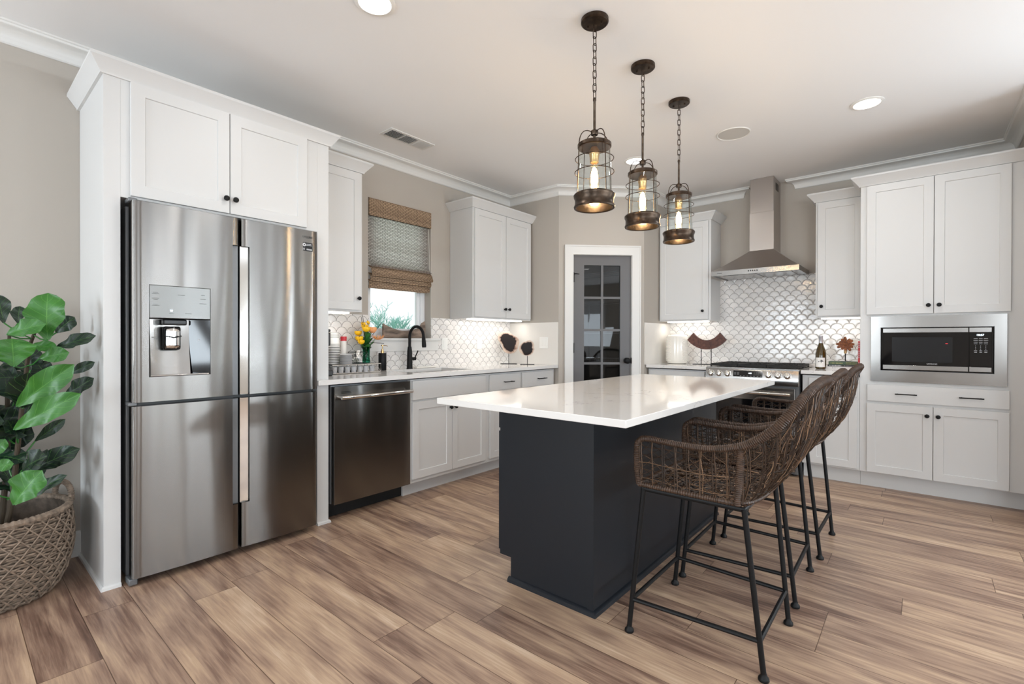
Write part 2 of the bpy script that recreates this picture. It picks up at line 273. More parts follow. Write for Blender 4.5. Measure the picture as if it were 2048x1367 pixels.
# ------------------------------------------------------------------ mesh builder
WL = {}
class MB:
    def __init__(s): s.v = []; s.f = []; s.uv = {}
    def add(s, vs, fs):
        n = len(s.v); s.v += [Vector(v) for v in vs]; s.f += [tuple(n+i for i in f) for f in fs]; return s
    def box(s, x0, x1, y0, y1, z0, z1):
        return s.add([(x0, y0, z0), (x1, y0, z0), (x1, y1, z0), (x0, y1, z0), (x0, y0, z1), (x1, y0, z1), (x1, y1, z1), (x0, y1, z1)],
                     [(3, 2, 1, 0), (4, 5, 6, 7), (0, 1, 5, 4), (1, 2, 6, 5), (2, 3, 7, 6), (3, 0, 4, 7)])
    def tube(s, pts, r, n=8, caps=True, closed=False, rf=None):
        pts = [Vector(p) for p in pts]; m = len(pts); rings = []; up = None
        for i, p in enumerate(pts):
            a = pts[i-1] if (i > 0 or closed) else p; b = pts[(i+1) % m] if (i < m-1 or closed) else p
            d = (b-a); d = d.normalized() if d.length > 1e-9 else Vector((0, 0, 1))
            if up is None: up = Vector((0, 0, 1)) if abs(d.z) < .9 else Vector((1, 0, 0))
            u = d.cross(up)
            if u.length < 1e-6: u = d.cross(Vector((0, 1, 0)))
            u.normalize(); w = u.cross(d).normalized(); up = w
            rr = rf(i, m) if rf else r
            rings.append([p+(u*cos(2*pi*k/n)+w*sin(2*pi*k/n))*rr for k in range(n)])
        b0 = len(s.v)
        for g in rings: s.v += g
        for i in range(m if closed else m-1):
            j = (i+1) % m
            for k in range(n): s.f.append((b0+i*n+k, b0+i*n+(k+1) % n, b0+j*n+(k+1) % n, b0+j*n+k))
        if caps and not closed: s.f.append(tuple(b0+k for k in range(n))[::-1]); s.f.append(tuple(b0+(m-1)*n+k for k in range(n)))
        return s
    def lathe(s, c, prof, n=24, axis=(0, 0, 1), cap=True):
        ax = Vector(axis).normalized(); a = Vector((1, 0, 0)) if abs(ax.x) < .9 else Vector((0, 1, 0)); u = ax.cross(a).normalized(); w = ax.cross(u); c = Vector(c); b0 = len(s.v)
        for r, h in prof: s.v += [c+ax*h+(u*cos(2*pi*k/n)+w*sin(2*pi*k/n))*r for k in range(n)]
        for i in range(len(prof)-1):
            for k in range(n): s.f.append((b0+i*n+k, b0+i*n+(k+1) % n, b0+(i+1)*n+(k+1) % n, b0+(i+1)*n+k))
        if cap:
            if prof[0][0] > 1e-6: s.f.append(tuple(b0+k for k in range(n))[::-1])
            if prof[-1][0] > 1e-6: s.f.append(tuple(b0+(len(prof)-1)*n+k for k in range(n)))
        return s
    def prism(s, pts, off):                        # polygon extruded by vector
        n = len(pts); off = Vector(off)
        return s.add([Vector(p) for p in pts]+[Vector(p)+off for p in pts], [tuple(range(n))[::-1], tuple(range(n, 2*n))]+[(i, (i+1) % n, n+(i+1) % n, n+i) for i in range(n)])
    def grid(s, P, nu, nv, uv=False):
        b0 = len(s.v)
        for i in range(nu+1):
            for j in range(nv+1):
                s.v.append(Vector(P(i/nu, j/nv)))
                if uv: s.uv[b0+i*(nv+1)+j] = (i/nu, j/nv)
        for i in range(nu):
            for j in range(nv): a = b0+i*(nv+1)+j; s.f.append((a, a+nv+1, a+nv+2, a+1))
        return s
    def build(s, name, mat, parent=None, bevel=0, label=None, smooth=35, solid=0, origin=None, recalc=True, seg=2):
        if parent is not None: o0 = WL[parent.name]
        elif origin is not None: o0 = Vector(origin)
        else: o0 = Vector((0, 0, 0))
        me = bpy.data.meshes.new(name); me.from_pydata([v-o0 for v in s.v], [], s.f)
        if recalc or s.uv:
            bm = bmesh.new(); bm.from_mesh(me)
            if recalc: bmesh.ops.recalc_face_normals(bm, faces=bm.faces)
            if s.uv:
                bm.verts.ensure_lookup_table(); lay = bm.loops.layers.uv.new('UVMap')
                for f in bm.faces:
                    for l in f.loops: l[lay].uv = s.uv.get(l.vert.index, (0, 0))
            bm.to_mesh(me); bm.free()
        if smooth:
            for p in me.polygons: p.use_smooth = True
            me.set_sharp_from_angle(angle=radians(smooth))
        me.materials.append(M[mat]); o = bpy.data.objects.new(name, me); COL.objects.link(o)
        if parent is not None: o.parent = parent; WL[o.name] = o0
        else: o.location = o0; WL[o.name] = o0
        if label: o['label'] = label
        if solid:
            md = o.modifiers.new('solid', 'SOLIDIFY'); md.thickness = solid; md.offset = 0
        if bevel:
            md = o.modifiers.new('bevel', 'BEVEL'); md.width = bevel; md.segments = seg; md.limit_method = 'ANGLE'; md.angle_limit = radians(40)
        return o
def tag(o, label, cat, group=None):
    o['label'] = label; o['category'] = cat
    if group: o['group'] = group
    return o
def thing(name, label, cat, loc, group=None):
    o = bpy.data.objects.new(name, None); COL.objects.link(o); o.location = loc; o.empty_display_size = .05; WL[o.name] = Vector(loc)
    return tag(o, label, cat, group)
def struct(o): o['kind'] = 'structure'; return o
def copy_thing(root, loc, label, rotz=None):
    r = root.copy(); COL.objects.link(r); r.location = loc; r['label'] = label; WL[r.name] = Vector(loc)
    if rotz is not None: r.rotation_euler = (0, 0, rotz)
    for ch in root.children:
        c = ch.copy(); COL.objects.link(c); c.parent = r
        for g in ch.children: d = g.copy(); COL.objects.link(d); d.parent = c
    return r
class Fr:                                            # a wall frame: a along the wall, b out of it, c up
    def __init__(s, o, u, n): s.o = Vector(o); s.u = Vector(u); s.n = Vector(n)
    def p(s, a, b, c): return s.o+s.u*a+s.n*b+Vector((0, 0, c))
    def box(s, mb, a0, a1, b0, b1, c0, c1):
        vs = [s.p(a, b, c) for c in (c0, c1) for a, b in ((a0, b0), (a1, b0), (a1, b1), (a0, b1))]
        return mb.add(vs, [(3, 2, 1, 0), (4, 5, 6, 7), (0, 1, 5, 4), (1, 2, 6, 5), (2, 3, 7, 6), (3, 0, 4, 7)])
FL = Fr((XW, 0, 0), (0, 1, 0), (1, 0, 0)); FR = Fr((0, YR, 0), (1, 0, 0), (0, -1, 0))
def sweep(mb, path, prof, closed=False):              # path: xy points, room to the right-hand side of travel (n = (dy,-dx))
    m = len(path); ns = []
    for i in range(m-1):
        d = Vector((path[i+1][0]-path[i][0], path[i+1][1]-path[i][1])).normalized(); ns.append(Vector((d.y, -d.x)))
    rows = []
    for i in range(m):
        if i == 0: k = ns[0]
        elif i == m-1: k = ns[-1]
        else: k = (ns[i-1]+ns[i])/(1+ns[i-1].dot(ns[i]))
        rows.append([(path[i][0]+k.x*o, path[i][1]+k.y*o, z) for o, z in prof])
    n = len(prof); vs = [v for r in rows for v in r]; fs = []
    for i in range(m-1):
        for j in range(n): fs.append((i*n+j, i*n+(j+1) % n, (i+1)*n+(j+1) % n, (i+1)*n+j))
    fs += [tuple(range(n))[::-1], tuple((m-1)*n+k for k in range(n))]
    return mb.add(vs, fs)
# ------------------------------------------------------------------ setting
XE, YE, YF = 5.0, -4.2, 4.3
struct(MB().box(XW-.2, XE+.2, YE-.2, YR+.2, -.1, 0).build('floor', 'floor', smooth=0))
struct(MB().box(XW-.2, XE+.2, YE-.2, YR+.2, H, H+.1).build('ceiling', 'ceil', smooth=0))
WY0, WY1, WZ0, WZ1 = 2.262, 2.922, 1.178, 2.330
def wall_with_holes(name, fr, a0, a1, holes, th=.15, mat='wall'):
    mb = MB(); xs = sorted({a0, a1}|{h[0] for h in holes}|{h[1] for h in holes}); zs = sorted({0, H}|{h[2] for h in holes}|{h[3] for h in holes})
    for i in range(len(xs)-1):
        for k in range(len(zs)-1):
            cx, cz = (xs[i]+xs[i+1])/2, (zs[k]+zs[k+1])/2
            if any(h[0] < cx < h[1] and h[2] < cz < h[3] for h in holes): continue
            fr.box(mb, xs[i], xs[i+1], -th, 0, zs[k], zs[k+1])
    bm_o = mb.build(name, mat, smooth=0, recalc=False)
    return struct(bm_o)
wall_with_holes('wall_left', FL, YE-.15, YR+.15, [(WY0, WY1, WZ0, WZ1)])
struct(FR.box(MB(), XW, XRM+.15, -.15, 0, 0, H).build('wall_back', 'wall', smooth=0))
struct(MB().box(XRM, XRM+.12, YF+.12, YR, 0, H).build('wall_right', 'wall', smooth=0))
wall_with_holes('wall_living', Fr((0, YF, 0), (1, 0, 0), (0, -1, 0)), XRM, XE+.15, [(a, b, .55, 2.3) for a, b in LIV_STREAK_WINDOWS], th=.12)
struct(MB().box(XW, DX0, YRET, YRET+.1, 0, H).build('wall_pantry_left', 'wall', smooth=0))
struct(MB().box(DX1-.1, DX1, DY1, YR, 0, H).build('wall_pantry_right', 'wall', smooth=0))
q = 1/sqrt(2); FD = Fr((DX0, YRET, 0), (q, q, 0), (q, -q, 0)); DL = sqrt((DX1-DX0)**2*2)
wall_with_holes('wall_pantry_door', FD, 0, DL, [(.148, .755, 0, 2.03)], th=.1)
wall_with_holes('wall_rear', Fr((0, YE, 0), (1, 0, 0), (0, 1, 0)), XW-.15, XE+.15, [(a, b, .55, 2.3) for a, b in REAR_WINDOWS])
wall_with_holes('wall_east', Fr((XE, 0, 0), (0, 1, 0), (-1, 0, 0)), YE, YF, [(a, b, .55, 2.3) for a, b in SIDE_WINDOWS])
# crown moulding
def crownprof(p, d):                                  # p projection, d drop, top at H
    pts = [(0, H-.0005), (p, H-.0005), (p, H-.010), (p-.006, H-.013), (p-.008, H-.022), (p-.014, H-.026)]
    for i in range(1, 7):
        a = i/7*pi/2; pts.append((.016+(p-.030)*(1-sin(a)), H-.026-(d-.052)*(1-cos(a))*.9-(d-.052)*.1*i/7))
    pts += [(.016, H-d+.022), (.012, H-d+.016), (.012, H-d+.006), (.006, H-d), (0, H-d)]
    return pts
CP = crownprof(.0835, .0915)
mb = MB(); sweep(mb, [(XW, YE), (XW, YRET), (DX0, YRET), (DX1, DY1), (DX1, YR), (-1.42, YR), (-1.42, YR+.09)], CP); struct(mb.build('trim_1', 'trim'))
mb = MB(); sweep(mb, [(-.94, YR+.09), (-.94, YR), (XRM, YR), (XRM, YF), (XE, YF)], CP); struct(mb.build('trim_2', 'trim'))
BP = [(0, 0), (.014, 0), (.014, .12), (.010, .13), (.006, .134), (0, .134)]
mb = MB(); sweep(mb, [(XW, YE), (XW, .4846)], BP); struct(mb.build('baseboard_left', 'trim'))
mb = MB(); sweep(mb, [(XRM, YF), (XE, YF)], BP); struct(mb.build('baseboard_living', 'trim'))
# backsplash
mb = MB(); FL.box(mb, 1.60, WY0, 0, .008, .914, 1.366); FL.box(mb, WY0, WY1, 0, .008, .914, WZ0-.002); FL.box(mb, WY1, YRET, 0, .008, .914, 1.366)
o = mb.build('trim_3', 'tileL', smooth=0)
struct(o); o['label'] = 'white scallop tile backsplash around the sink window'
mb = MB(); FR.box(mb, DX1, -.385, 0, .008, .914, 1.366); FR.box(mb, -1.652, -.735, 0, .008, 1.366, 1.80)
o = mb.build('trim_4', 'tileR', smooth=0); struct(o); o['label'] = 'white scallop tile backsplash behind the range'
struct(MB().box(XW+.008, DX0-.004, YRET-.008, YRET, .914, 1.345).build('trim_5', 'slab', smooth=0))
struct(MB().box(DX1, DX1+.008, DY1+.012, YR-.008, .914, 1.345).build('trim_6', 'slab', smooth=0))
# sink window
wn = bpy.data.objects.new('window_1', None); COL.objects.link(wn); wn.location = (XW-.1, (WY0+WY1)/2, WZ0); WL[wn.name] = Vector(wn.location); struct(wn)
X0, X1 = -.135, -.085
mb = MB()
for a0, a1, c0, c1 in ((WY0, WY0+.05, WZ0, WZ1), (WY1-.05, WY1, WZ0, WZ1), (WY0+.05, WY1-.05, WZ0, WZ0+.05), (WY0+.05, WY1-.05, WZ1-.05, WZ1)): FL.box(mb, a0, a1, X0, X1, c0, c1)
for a0, a1, c0, c1 in ((WY0+.05, WY0+.085, WZ0+.05, WZ1-.05), (WY1-.085, WY1-.05, WZ0+.05, WZ1-.05), (WY0+.085, WY1-.085, WZ0+.05, WZ0+.085), (WY0+.085, WY1-.085, 1.73, 1.77)): FL.box(mb, a0, a1, X0+.01, X1-.012, c0, c1)
mb.build('window_frame', 'vinyl', wn, bevel=.002)
FL.box(MB(), WY0+.085, WY1-.085, -.113, -.109, WZ0+.085, WZ1-.05).build('pane', 'glass', wn, smooth=0)
mb = MB(); FL.box(mb, WY0-.09, WY1+.09, 0, .035, WZ0-.022, WZ0); FL.box(mb, WY0, WY1, X1, 0, WZ0-.0215, WZ0); FL.box(mb, WY0-.075, WY1+.075, .0085, .02, WZ0-.112, WZ0-.022)
mb.build('window_sill', 'trim', wn, bevel=.002)
# unseen room: windows behind and beside the camera
def far_window(n, fr, a0, a1):
    w = bpy.data.objects.new('window_%d' % n, None); COL.objects.link(w); w.location = fr.p((a0+a1)/2, 0, .55); WL[w.name] = Vector(w.location); struct(w)
    mb = MB(); am = (a0+a1)/2
    for b in ((a0, a0+.05, .55, 2.3), (a1-.05, a1, .55, 2.3), (a0+.05, a1-.05, .55, .6), (a0+.05, a1-.05, 2.25, 2.3), (am-.015, am+.015, .6, 2.25), (a0+.05, am-.015, 1.42, 1.46), (am+.015, a1-.05, 1.42, 1.46)): fr.box(mb, b[0], b[1], -.12, -.07, b[2], b[3])
    mb.build('window_frame', 'vinyl', w)
    mb = MB()
    for b in ((a0-.09, a0, .46, 2.39), (a1, a1+.09, .46, 2.39), (a0, a1, 2.3, 2.39), (a0, a1, .46, .55)): fr.box(mb, b[0], b[1], 0, .02, b[2], b[3])
    mb.build('window_casing', 'trim', w)
FREAR = Fr((0, YE, 0), (1, 0, 0), (0, 1, 0)); FEAST = Fr((XE, 0, 0), (0, 1, 0), (-1, 0, 0))
n_ = 2
for a, b in REAR_WINDOWS: far_window(n_, FREAR, a, b); n_ += 1
for a, b in SIDE_WINDOWS: far_window(n_, FEAST, a, b); n_ += 1
for a, b in LIV_STREAK_WINDOWS: far_window(n_, Fr((0, YF, 0), (1, 0, 0), (0, -1, 0)), a, b); n_ += 1  # added windows, there only for their reflections in the steel
def curtain(fr, a0, a1, label):
    mb = MB(); mb.grid(lambda u, v: fr.p(a0+(a1-a0)*u, .09+.028*sin(u*2*pi*5), .02+2.45*v), 40, 1)
    o = mb.build('curtain', 'curtain', solid=.004, origin=fr.p((a0+a1)/2, .09, 0)); tag(o, label, 'curtain')
curtain(FEAST, 2.42, 2.72, 'pale curtain reflected in the pantry door glass, far window left side')
curtain(FEAST, 3.72, 4.02, 'pale curtain reflected in the pantry door glass, far window right side')
# ------------------------------------------------------------------ cabinetry helpers
def shaker(mb, fr, a0, a1, c0, c1, b, th=.019, st=.056, rec=.007):
    P = fr.p; i0, i1, j0, j1 = a0+st, a1-st, c0+st, c1-st; f = b+th
    vs = [P(a0, b, c0), P(a1, b, c0), P(a1, b, c1), P(a0, b, c1), P(a0, f, c0), P(a1, f, c0), P(a1, f, c1), P(a0, f, c1),
          P(i0, f, j0), P(i1, f, j0), P(i1, f, j1), P(i0, f, j1), P(i0+.002, f-rec, j0+.002), P(i1-.002, f-rec, j0+.002), P(i1-.002, f-rec, j1-.002), P(i0+.002, f-rec, j1-.002)]
    fs = [(0, 1, 2, 3), (0, 1, 5, 4), (1, 2, 6, 5), (2, 3, 7, 6), (3, 0, 4, 7), (12, 13, 14, 15)]
    for k in range(4): l = (k+1) % 4; fs += [(4+k, 4+l, 8+l, 8+k), (8+k, 8+l, 12+l, 12+k)]
    return mb.add(vs, fs)
def knob(fr, a, c, b, parent, sc=1):
    MB().lathe(fr.p(a, b, c), [(.0075*sc, 0), (.0055*sc, .003), (.0055*sc, .012), (.012*sc, .015), (.0145*sc, .020), (.013*sc, .026), (.007*sc, .029), (0, .0295)], 20, axis=fr.n).build('knob', 'black', parent)
def pull(fr, a, c, b, parent, ln=.13):
    mb = MB(); r = .0045
    mb.tube([fr.p(a-ln/2, b+.028, c), fr.p(a+ln/2, b+.028, c)], r, 8)
    for s in (-1, 1): mb.tube([fr.p(a+s*(ln/2-.015), b, c), fr.p(a+s*(ln/2-.015), b+.028, c)], .004, 8)
    mb.build('pull', 'black', parent)
def door(fr, a0, a1, c0, c1, b, root, kn=None, name='door'):
    d = shaker(MB(), fr, a0, a1, c0, c1, b).build(name, 'cab', root, bevel=.0012)
    if kn: knob(fr, kn[0], kn[1], b+.019, d)
    return d
def drawer(fr, a0, a1, c0, c1, b, root, pulls=()):
    d = fr.box(MB(), a0, a1, b, b+.019, c0, c1).build('drawer', 'cab', root, bevel=.002)
    for a in pulls: pull(fr, a, (c0+c1)/2, b+.019, d)
    return d
def cabcrown(fr, a0, a1, depth, z, root, left=True, right=True, p=.06, hgt=.075, lb=.002, rb=.002):
    prof = [(0, z), (.012, z), (.014, z+.008), (p-.004, z+hgt-.016), (p, z+hgt-.012), (p, z+hgt), (0, z+hgt)]
    w = lambda a, b: (fr.p(a, b, 0).x, fr.p(a, b, 0).y)
    path = ([w(a0, lb)] if left else [])+[w(a0, depth), w(a1, depth)]+([w(a1, rb)] if right else [])
    # travel direction must keep the outside on the right-hand side
    d = Vector(path[-1])-Vector(path[0]); a, b = Vector(w(a0, depth)), Vector(w(a1, depth)); dd = (b-a).normalized(); nn = Vector((dd.y, -dd.x))
    if nn.dot(Vector((fr.n.x, fr.n.y))) < 0: path = path[::-1]
    mb = MB(); sweep(mb, path, prof); mb.build('crown', 'cab', root)
def strip(fr, a0, a1, z, b, root):
    FRb = fr.box(MB(), a0, a1, b-.035, b+.035, z-.012, z-.0005); FRb.build('strip_light', 'strip', root)
    c = fr.p((a0+a1)/2, b, z-.016); ln = abs(a1-a0)
    area('under_cabinet_light', c, (-fr.n.x*.35, -fr.n.y*.35, -1), .05 if abs(fr.u.y) > .5 else ln, ln if abs(fr.u.y) > .5 else .05, UNDER_W*ln/.6, (1, .95, .88))
G = 'white wall cabinets'
UB, UT, UC = 1.366, 2.388, 2.385
def wallcab(fr, a0, a1, doors, label, left=True, right=True, depth=.305):
    t = thing('wall_cabinet', label, 'cabinet', fr.p((a0+a1)/2, 0, UB), G)
    fr.box(MB(), a0, a1, .002, depth, UB, UT).build('cabinet_body', 'cab', t, bevel=.001)
    for d in doors: door(fr, d[0], d[1], UB+.014, UT-.012, depth, t, (d[2], 1.464))
    cabcrown(fr, a0, a1, depth, UC, t, left, right)
    return t
tA = wallcab(FL, 1.597, 2.011, [(1.61, 1.993, 1.967)], 'white single-door wall cabinet between the refrigerator tower and the window', left=False)
strip(FL, 1.65, 1.95, UB, .2, tA)
tB = wallcab(FL, 3.159, 4.022, [(3.175, 3.606, 3.585), (3.611, 4.003, 3.645)], 'white double-door wall cabinet right of the sink window')
strip(FL, 3.22, 3.96, UB, .2, tB)
tC = wallcab(FR, -2.181, -1.640, [(-2.165, -1.662, -1.711)], 'white single-door wall cabinet left of the range hood', left=False)
strip(FR, -2.12, -1.70, UB, .2, tC)
tD = wallcab(FR, -.734, -.386, [(-.716, -.392, -.686)], 'white single-door wall cabinet right of the range hood', right=False)
strip(FR, -.70, -.42, UB, .2, tD)
# ------------------------------------------------------------------ refrigerator tower
TP = -2.887-XW                                          # depth of the tower
t = thing('refrigerator_tower', 'tall white cabinet surround boxed around the steel refrigerator', 'cabinet', FL.p(1.04, 0, 0))
FL.box(MB(), .4846, .548, .002, TP, 0, 2.392).build('side_panel', 'cab', t, bevel=.001)
FL.box(MB(), 1.520, 1.596, .002, TP, 0, 2.392).build('side_panel', 'cab', t, bevel=.001)
FL.box(MB(), .548, 1.520, .002, TP, 1.835, 2.392).build('cabinet_body', 'cab', t, bevel=.001)
door(FL, .584, 1.013, 1.846, 2.386, TP, t, (.992, 1.921)); door(FL, 1.017, 1.446, 1.846, 2.386, TP, t, (1.038, 1.921))
cabcrown(FL, .4846, 1.596, TP, 2.388, t, p=.052, hgt=.072, rb=.372)
mb = MB(); sweep(mb, [(XW+.003, .4846), (-2.887, .4846), (-2.887, .548)], [(0, 0), (.012, 0), (.010, .012), (.004, .018), (0, .018)]); mb.build('shoe_moulding', 'cab', t); mb = MB(); sweep(mb, [(-2.887, 1.520), (-2.887, 1.596), (-2.95, 1.596)], [(0, 0), (.012, 0), (.010, .012), (.004, .018), (0, .018)]); mb.build('shoe_moulding', 'cab', t)
# ------------------------------------------------------------------ refrigerator
XFf = -2.807-XW
fr_ = thing('refrigerator', 'four-door stainless steel refrigerator with water dispenser in the upper left door', 'refrigerator', FL.p(1.03, .3, 0))
mb = MB(); FL.box(mb, .570, 1.488, .03, TP-.02, .03, 1.80); mb.build('body', 'greyside', fr_, bevel=.004)
FL.box(MB(), .59, 1.47, .08, TP-.06, 0.002, .03).build('base_grille', 'darkplastic', fr_)
FL.box(MB(), .582, 1.474, TP-.019, TP+.015, .03, 1.80).build('gasket', 'darkplastic', fr_)
def sheet(mb, al, cl, bf, skip=lambda a, c: False, back=None):
    idx = {}
    def vid(i, k):
        if (i, k) not in idx: idx[(i, k)] = len(mb.v); mb.v.append(FL.p(al[i], bf(al[i], cl[k]), cl[k]))
        return idx[(i, k)]
    for i in range(len(al)-1):
        for k in range(len(cl)-1):
            if skip((al[i]+al[i+1])/2, (cl[k]+cl[k+1])/2): continue
            mb.f.append((vid(i, k), vid(i+1, k), vid(i+1, k+1), vid(i, k+1)))
def rng(a, b, n): return [a+(b-a)*i/n for i in range(n+1)]
def fdoor(a0, a1, c0, c1, chan, holes=(), label=None):
    """one door skin: gently bowed steel front, flanks, and a finger channel beside the centre gap"""
    mid, hw = (a0+a1)/2, (a1-a0)/2; R = .016
    def bf(a, c):
        x = abs(a-mid)/hw; b = XFf+.006*(1-x*x)-.003
        ed = min(a-a0, a1-a)
        if ed < R: b -= R-sqrt(max(0, R*R-(R-ed)**2))
        return b
    al = sorted(set([round(v, 5) for v in rng(a0, a1, 12)+[a0+.001, a0+.003, a0+.007, a0+.012, a1-.001, a1-.003, a1-.007, a1-.012, chan[0], chan[1]]+[h for ho in holes for h in ho[:2]]]))
    cl = sorted(set([round(v, 5) for v in rng(c0, c1, 8)+[chan[2], chan[3]]+[h for ho in holes for h in ho[2:]]]))
    hs = list(holes)+[chan]
    sk = lambda a, c: any(h[0] < a < h[1] and h[2] < c < h[3] for h in hs)
    mb = MB(); sheet(mb, al, cl, bf, sk); bb = TP+.015
    for a in (a0, a1):
        for k in range(len(cl)-1):
            if sk(a+(1e-4 if a == a0 else -1e-4), (cl[k]+cl[k+1])/2): continue
            mb.add([FL.p(a, bf(a, 0), cl[k]), FL.p(a, bb, cl[k]), FL.p(a, bb, cl[k+1]), FL.p(a, bf(a, 0), cl[k+1])], [(0, 1, 2, 3)])
    for c in (c0, c1):
        for i in range(len(al)-1): mb.add([FL.p(al[i], bf(al[i], 0), c), FL.p(al[i+1], bf(al[i+1], 0), c), FL.p(al[i+1], bb, c), FL.p(al[i], bb, c)], [(0, 1, 2, 3)])
    bm_ = mb.build('door', 'steel', fr_, label=label, smooth=50)
    # the channel liner
    m2 = MB(); A0, A1, C0, C1 = chan; dp = XFf-.024
    near = A1 > mid                                   # channel at the right edge of a left door
    P = FL.p
    if near: m2.add([P(A0, bf(A0, 0), C0), P(A0+.006, dp, C0), P(A0+.006, dp, C1), P(A0, bf(A0, 0), C1), P(A1, dp, C0), P(A1, dp, C1)], [(0, 1, 2, 3), (1, 4, 5, 2), (0, 1, 4), (3, 2, 5)])
    else: m2.add([P(A1, bf(A1, 0), C0), P(A1-.004, dp+.012, C0), P(A1-.004, dp+.012, C1), P(A1, bf(A1, 0), C1), P(A0, dp, C0), P(A0, dp, C1)], [(0, 1, 2, 3), (1, 4, 5, 2), (0, 1, 4), (3, 2, 5)])
    aa = A0 if near else A1
    if C1 < c1-1e-4: m2.add([P(A0, bf(A0, 0), C1), P(A1, bf(A1, 0), C1), P(A1, dp, C1), P(A0, dp, C1)], [(0, 1, 2, 3)])
    if C0 > c0+1e-4: m2.add([P(A0, bf(A0, 0), C0), P(A1, bf(A1, 0), C0), P(A1, dp, C0), P(A0, dp, C0)], [(0, 1, 2, 3)])
    h = m2.build('grip_channel', 'greyside' if near else 'chrome', bm_, smooth=0)
    return bm_
D1 = fdoor(.576, 1.040, .866, 1.815, (1.006, 1.040, .866, 1.668), [(.640, .900, .984, 1.425)], 'upper left door with the water dispenser')
D2 = fdoor(1.050, 1.482, .866, 1.815, (1.050, 1.091, .866, 1.668))
D3 = fdoor(.576, 1.040, .040, .848, (1.006, 1.040, .280, .848))
D4 = fdoor(1.050, 1.482, .040, .848, (1.050, 1.091, .280, .848))
# dispenser
b1 = XFf+.0035; P = FL.p
FL.box(MB(), .641, .899, b1-.02, b1, 1.266, 1.424).build('control_panel', 'steelpanel', D1, bevel=.002)
mb = MB(); r = XFf-.062
mb.add([P(.64, b1, .984), P(.90, b1, .984), P(.90, b1, 1.266), P(.64, b1, 1.266), P(.655, r+.03, .990), P(.885, r+.03, .990), P(.875, r, 1.262), P(.655, r, 1.262)],
       [(0, 1, 5, 4), (2, 3, 7, 6), (3, 0, 4, 7)])
mb.build('dispenser_recess', 'darkplastic', D1, smooth=0)
mb = MB(); mb.grid(lambda u, v: P(.652+.165*u, r+.002+.026*(1-v)**2+.012*(2*u-1)**2, .992+.27*v), 12, 10); mb.build('splash_plate', 'steel2', D1)
MB().add([P(.817, r+.016, .992), P(.899, b1-.004, .992), P(.899, b1-.004, 1.262), P(.817, r+.016, 1.262)], [(0, 1, 2, 3)]).build('dispenser_side', 'blackglass', D1, smooth=0)
FL.box(MB(), .700, .800, r+.01, r+.05, 1.235, 1.262).build('nozzle_housing', 'darkplastic', D1, bevel=.006)
mb = MB(); FL.box(mb, .702, .776, r+.022, r+.045, 1.112, 1.228); mb.build('paddle_mount', 'blackglass', D1, bevel=.01)
mb = MB(); mb.grid(lambda u, v: P(.708+.062*u, r+.048+.012*sin(pi*u), 1.120+.098*v), 10, 6); mb.build('paddle', 'chrome', D1, solid=.004)
MB().tube([P(.706, r+.062, 1.180), P(.739, r+.072, 1.172), P(.772, r+.062, 1.180)], .003, 8).build('paddle_rim', 'darkplastic', D1)
FL.box(MB(), .645, .895, r+.03, b1-.002, .985, .992).build('drip_tray', 'chrome', D1, bevel=.002)
def dashes(fr, items, b, name, mat, parent, h=.0022):
    mb = MB()
    for a, c, w in items: fr.box(mb, a-w/2, a+w/2, b, b+.0004, c-h/2, c+h/2)
    return mb.build(name, mat, parent, smooth=0)
for it_ in [(.665, 1.389, .02), (.665, 1.383, .03), (.665, 1.361, .028), (.665, 1.355, .018), (.665, 1.332, .02), (.665, 1.326, .03), (.77, 1.382, .03), (.865, 1.388, .016), (.865, 1.368, .024), (.865, 1.345, .03), (.73, 1.290, .02), (.80, 1.292, .028)]: dashes(FL, [it_], b1, 'button_label', 'print', D1, .0015)
MB().add([P(.725, b1+.0006, 1.30), P(.733, b1+.0006, 1.30), P(.7345, b1+.0006, 1.308), P(.7235, b1+.0006, 1.308)], [(0, 1, 2, 3)]).build('glass_icon', 'display', D1, smooth=0)
dashes(FL, [(.853, 1.16, .01), (.852, 1.164, .006)], b1-.025, 'side_mark', 'whiteprint', D1)
def text(body, size, origin, u, up, mat, parent, name='lettering', ex=.0004, align='LEFT', sx=1):
    c = bpy.data.curves.new(name, 'FONT'); c.body = body; c.size = size; c.extrude = ex; c.align_x = align
    o = bpy.data.objects.new('t', c); COL.objects.link(o); dg = bpy.context.evaluated_depsgraph_get(); me = bpy.data.meshes.new_from_object(o.evaluated_get(dg))
    bpy.data.objects.remove(o); u = Vector(u).normalized(); up = Vector(up).normalized(); n = u.cross(up); o0 = WL[parent.name]
    for v in me.vertices: v.co = Vector(origin)+u*v.co.x*sx+up*v.co.y+n*v.co.z-o0
    me.name = name; me.materials.clear(); me.materials.append(M[mat]); o = bpy.data.objects.new(name, me); COL.objects.link(o); o.parent = parent; WL[o.name] = o0
    return o
YA, ZA, XA = (0, 1, 0), (0, 0, 1), (1, 0, 0)
text('SAMSUNG', .020, P(1.375, XFf+.0008, 1.768), YA, ZA, 'print', D2, 'logo_lettering', sx=.85)
st = FL.box(MB(), 1.384, 1.448, XFf-.006, XFf+.0010, 1.692, 1.742).build('sticker', 'blackglass', D2)
MB().lathe(P(1.397, XFf+.0012, 1.728), [(.004, 0), (.010, 0), (.010, .0006), (.004, .0006)], 20, axis=(1, 0, 0), cap=False).build('sticker_mark', 'whiteprint', st)
text('10', .018, P(1.386, XFf+.0012, 1.697), YA, ZA, 'whiteprint', st, 'sticker_number', sx=.8)
dashes(FL, [(1.425, 1.733, .03), (1.425, 1.726, .034), (1.427, 1.704, .032), (1.427, 1.699, .034)], XFf+.0011, 'sticker_lettering', 'whiteprint', st, .003)
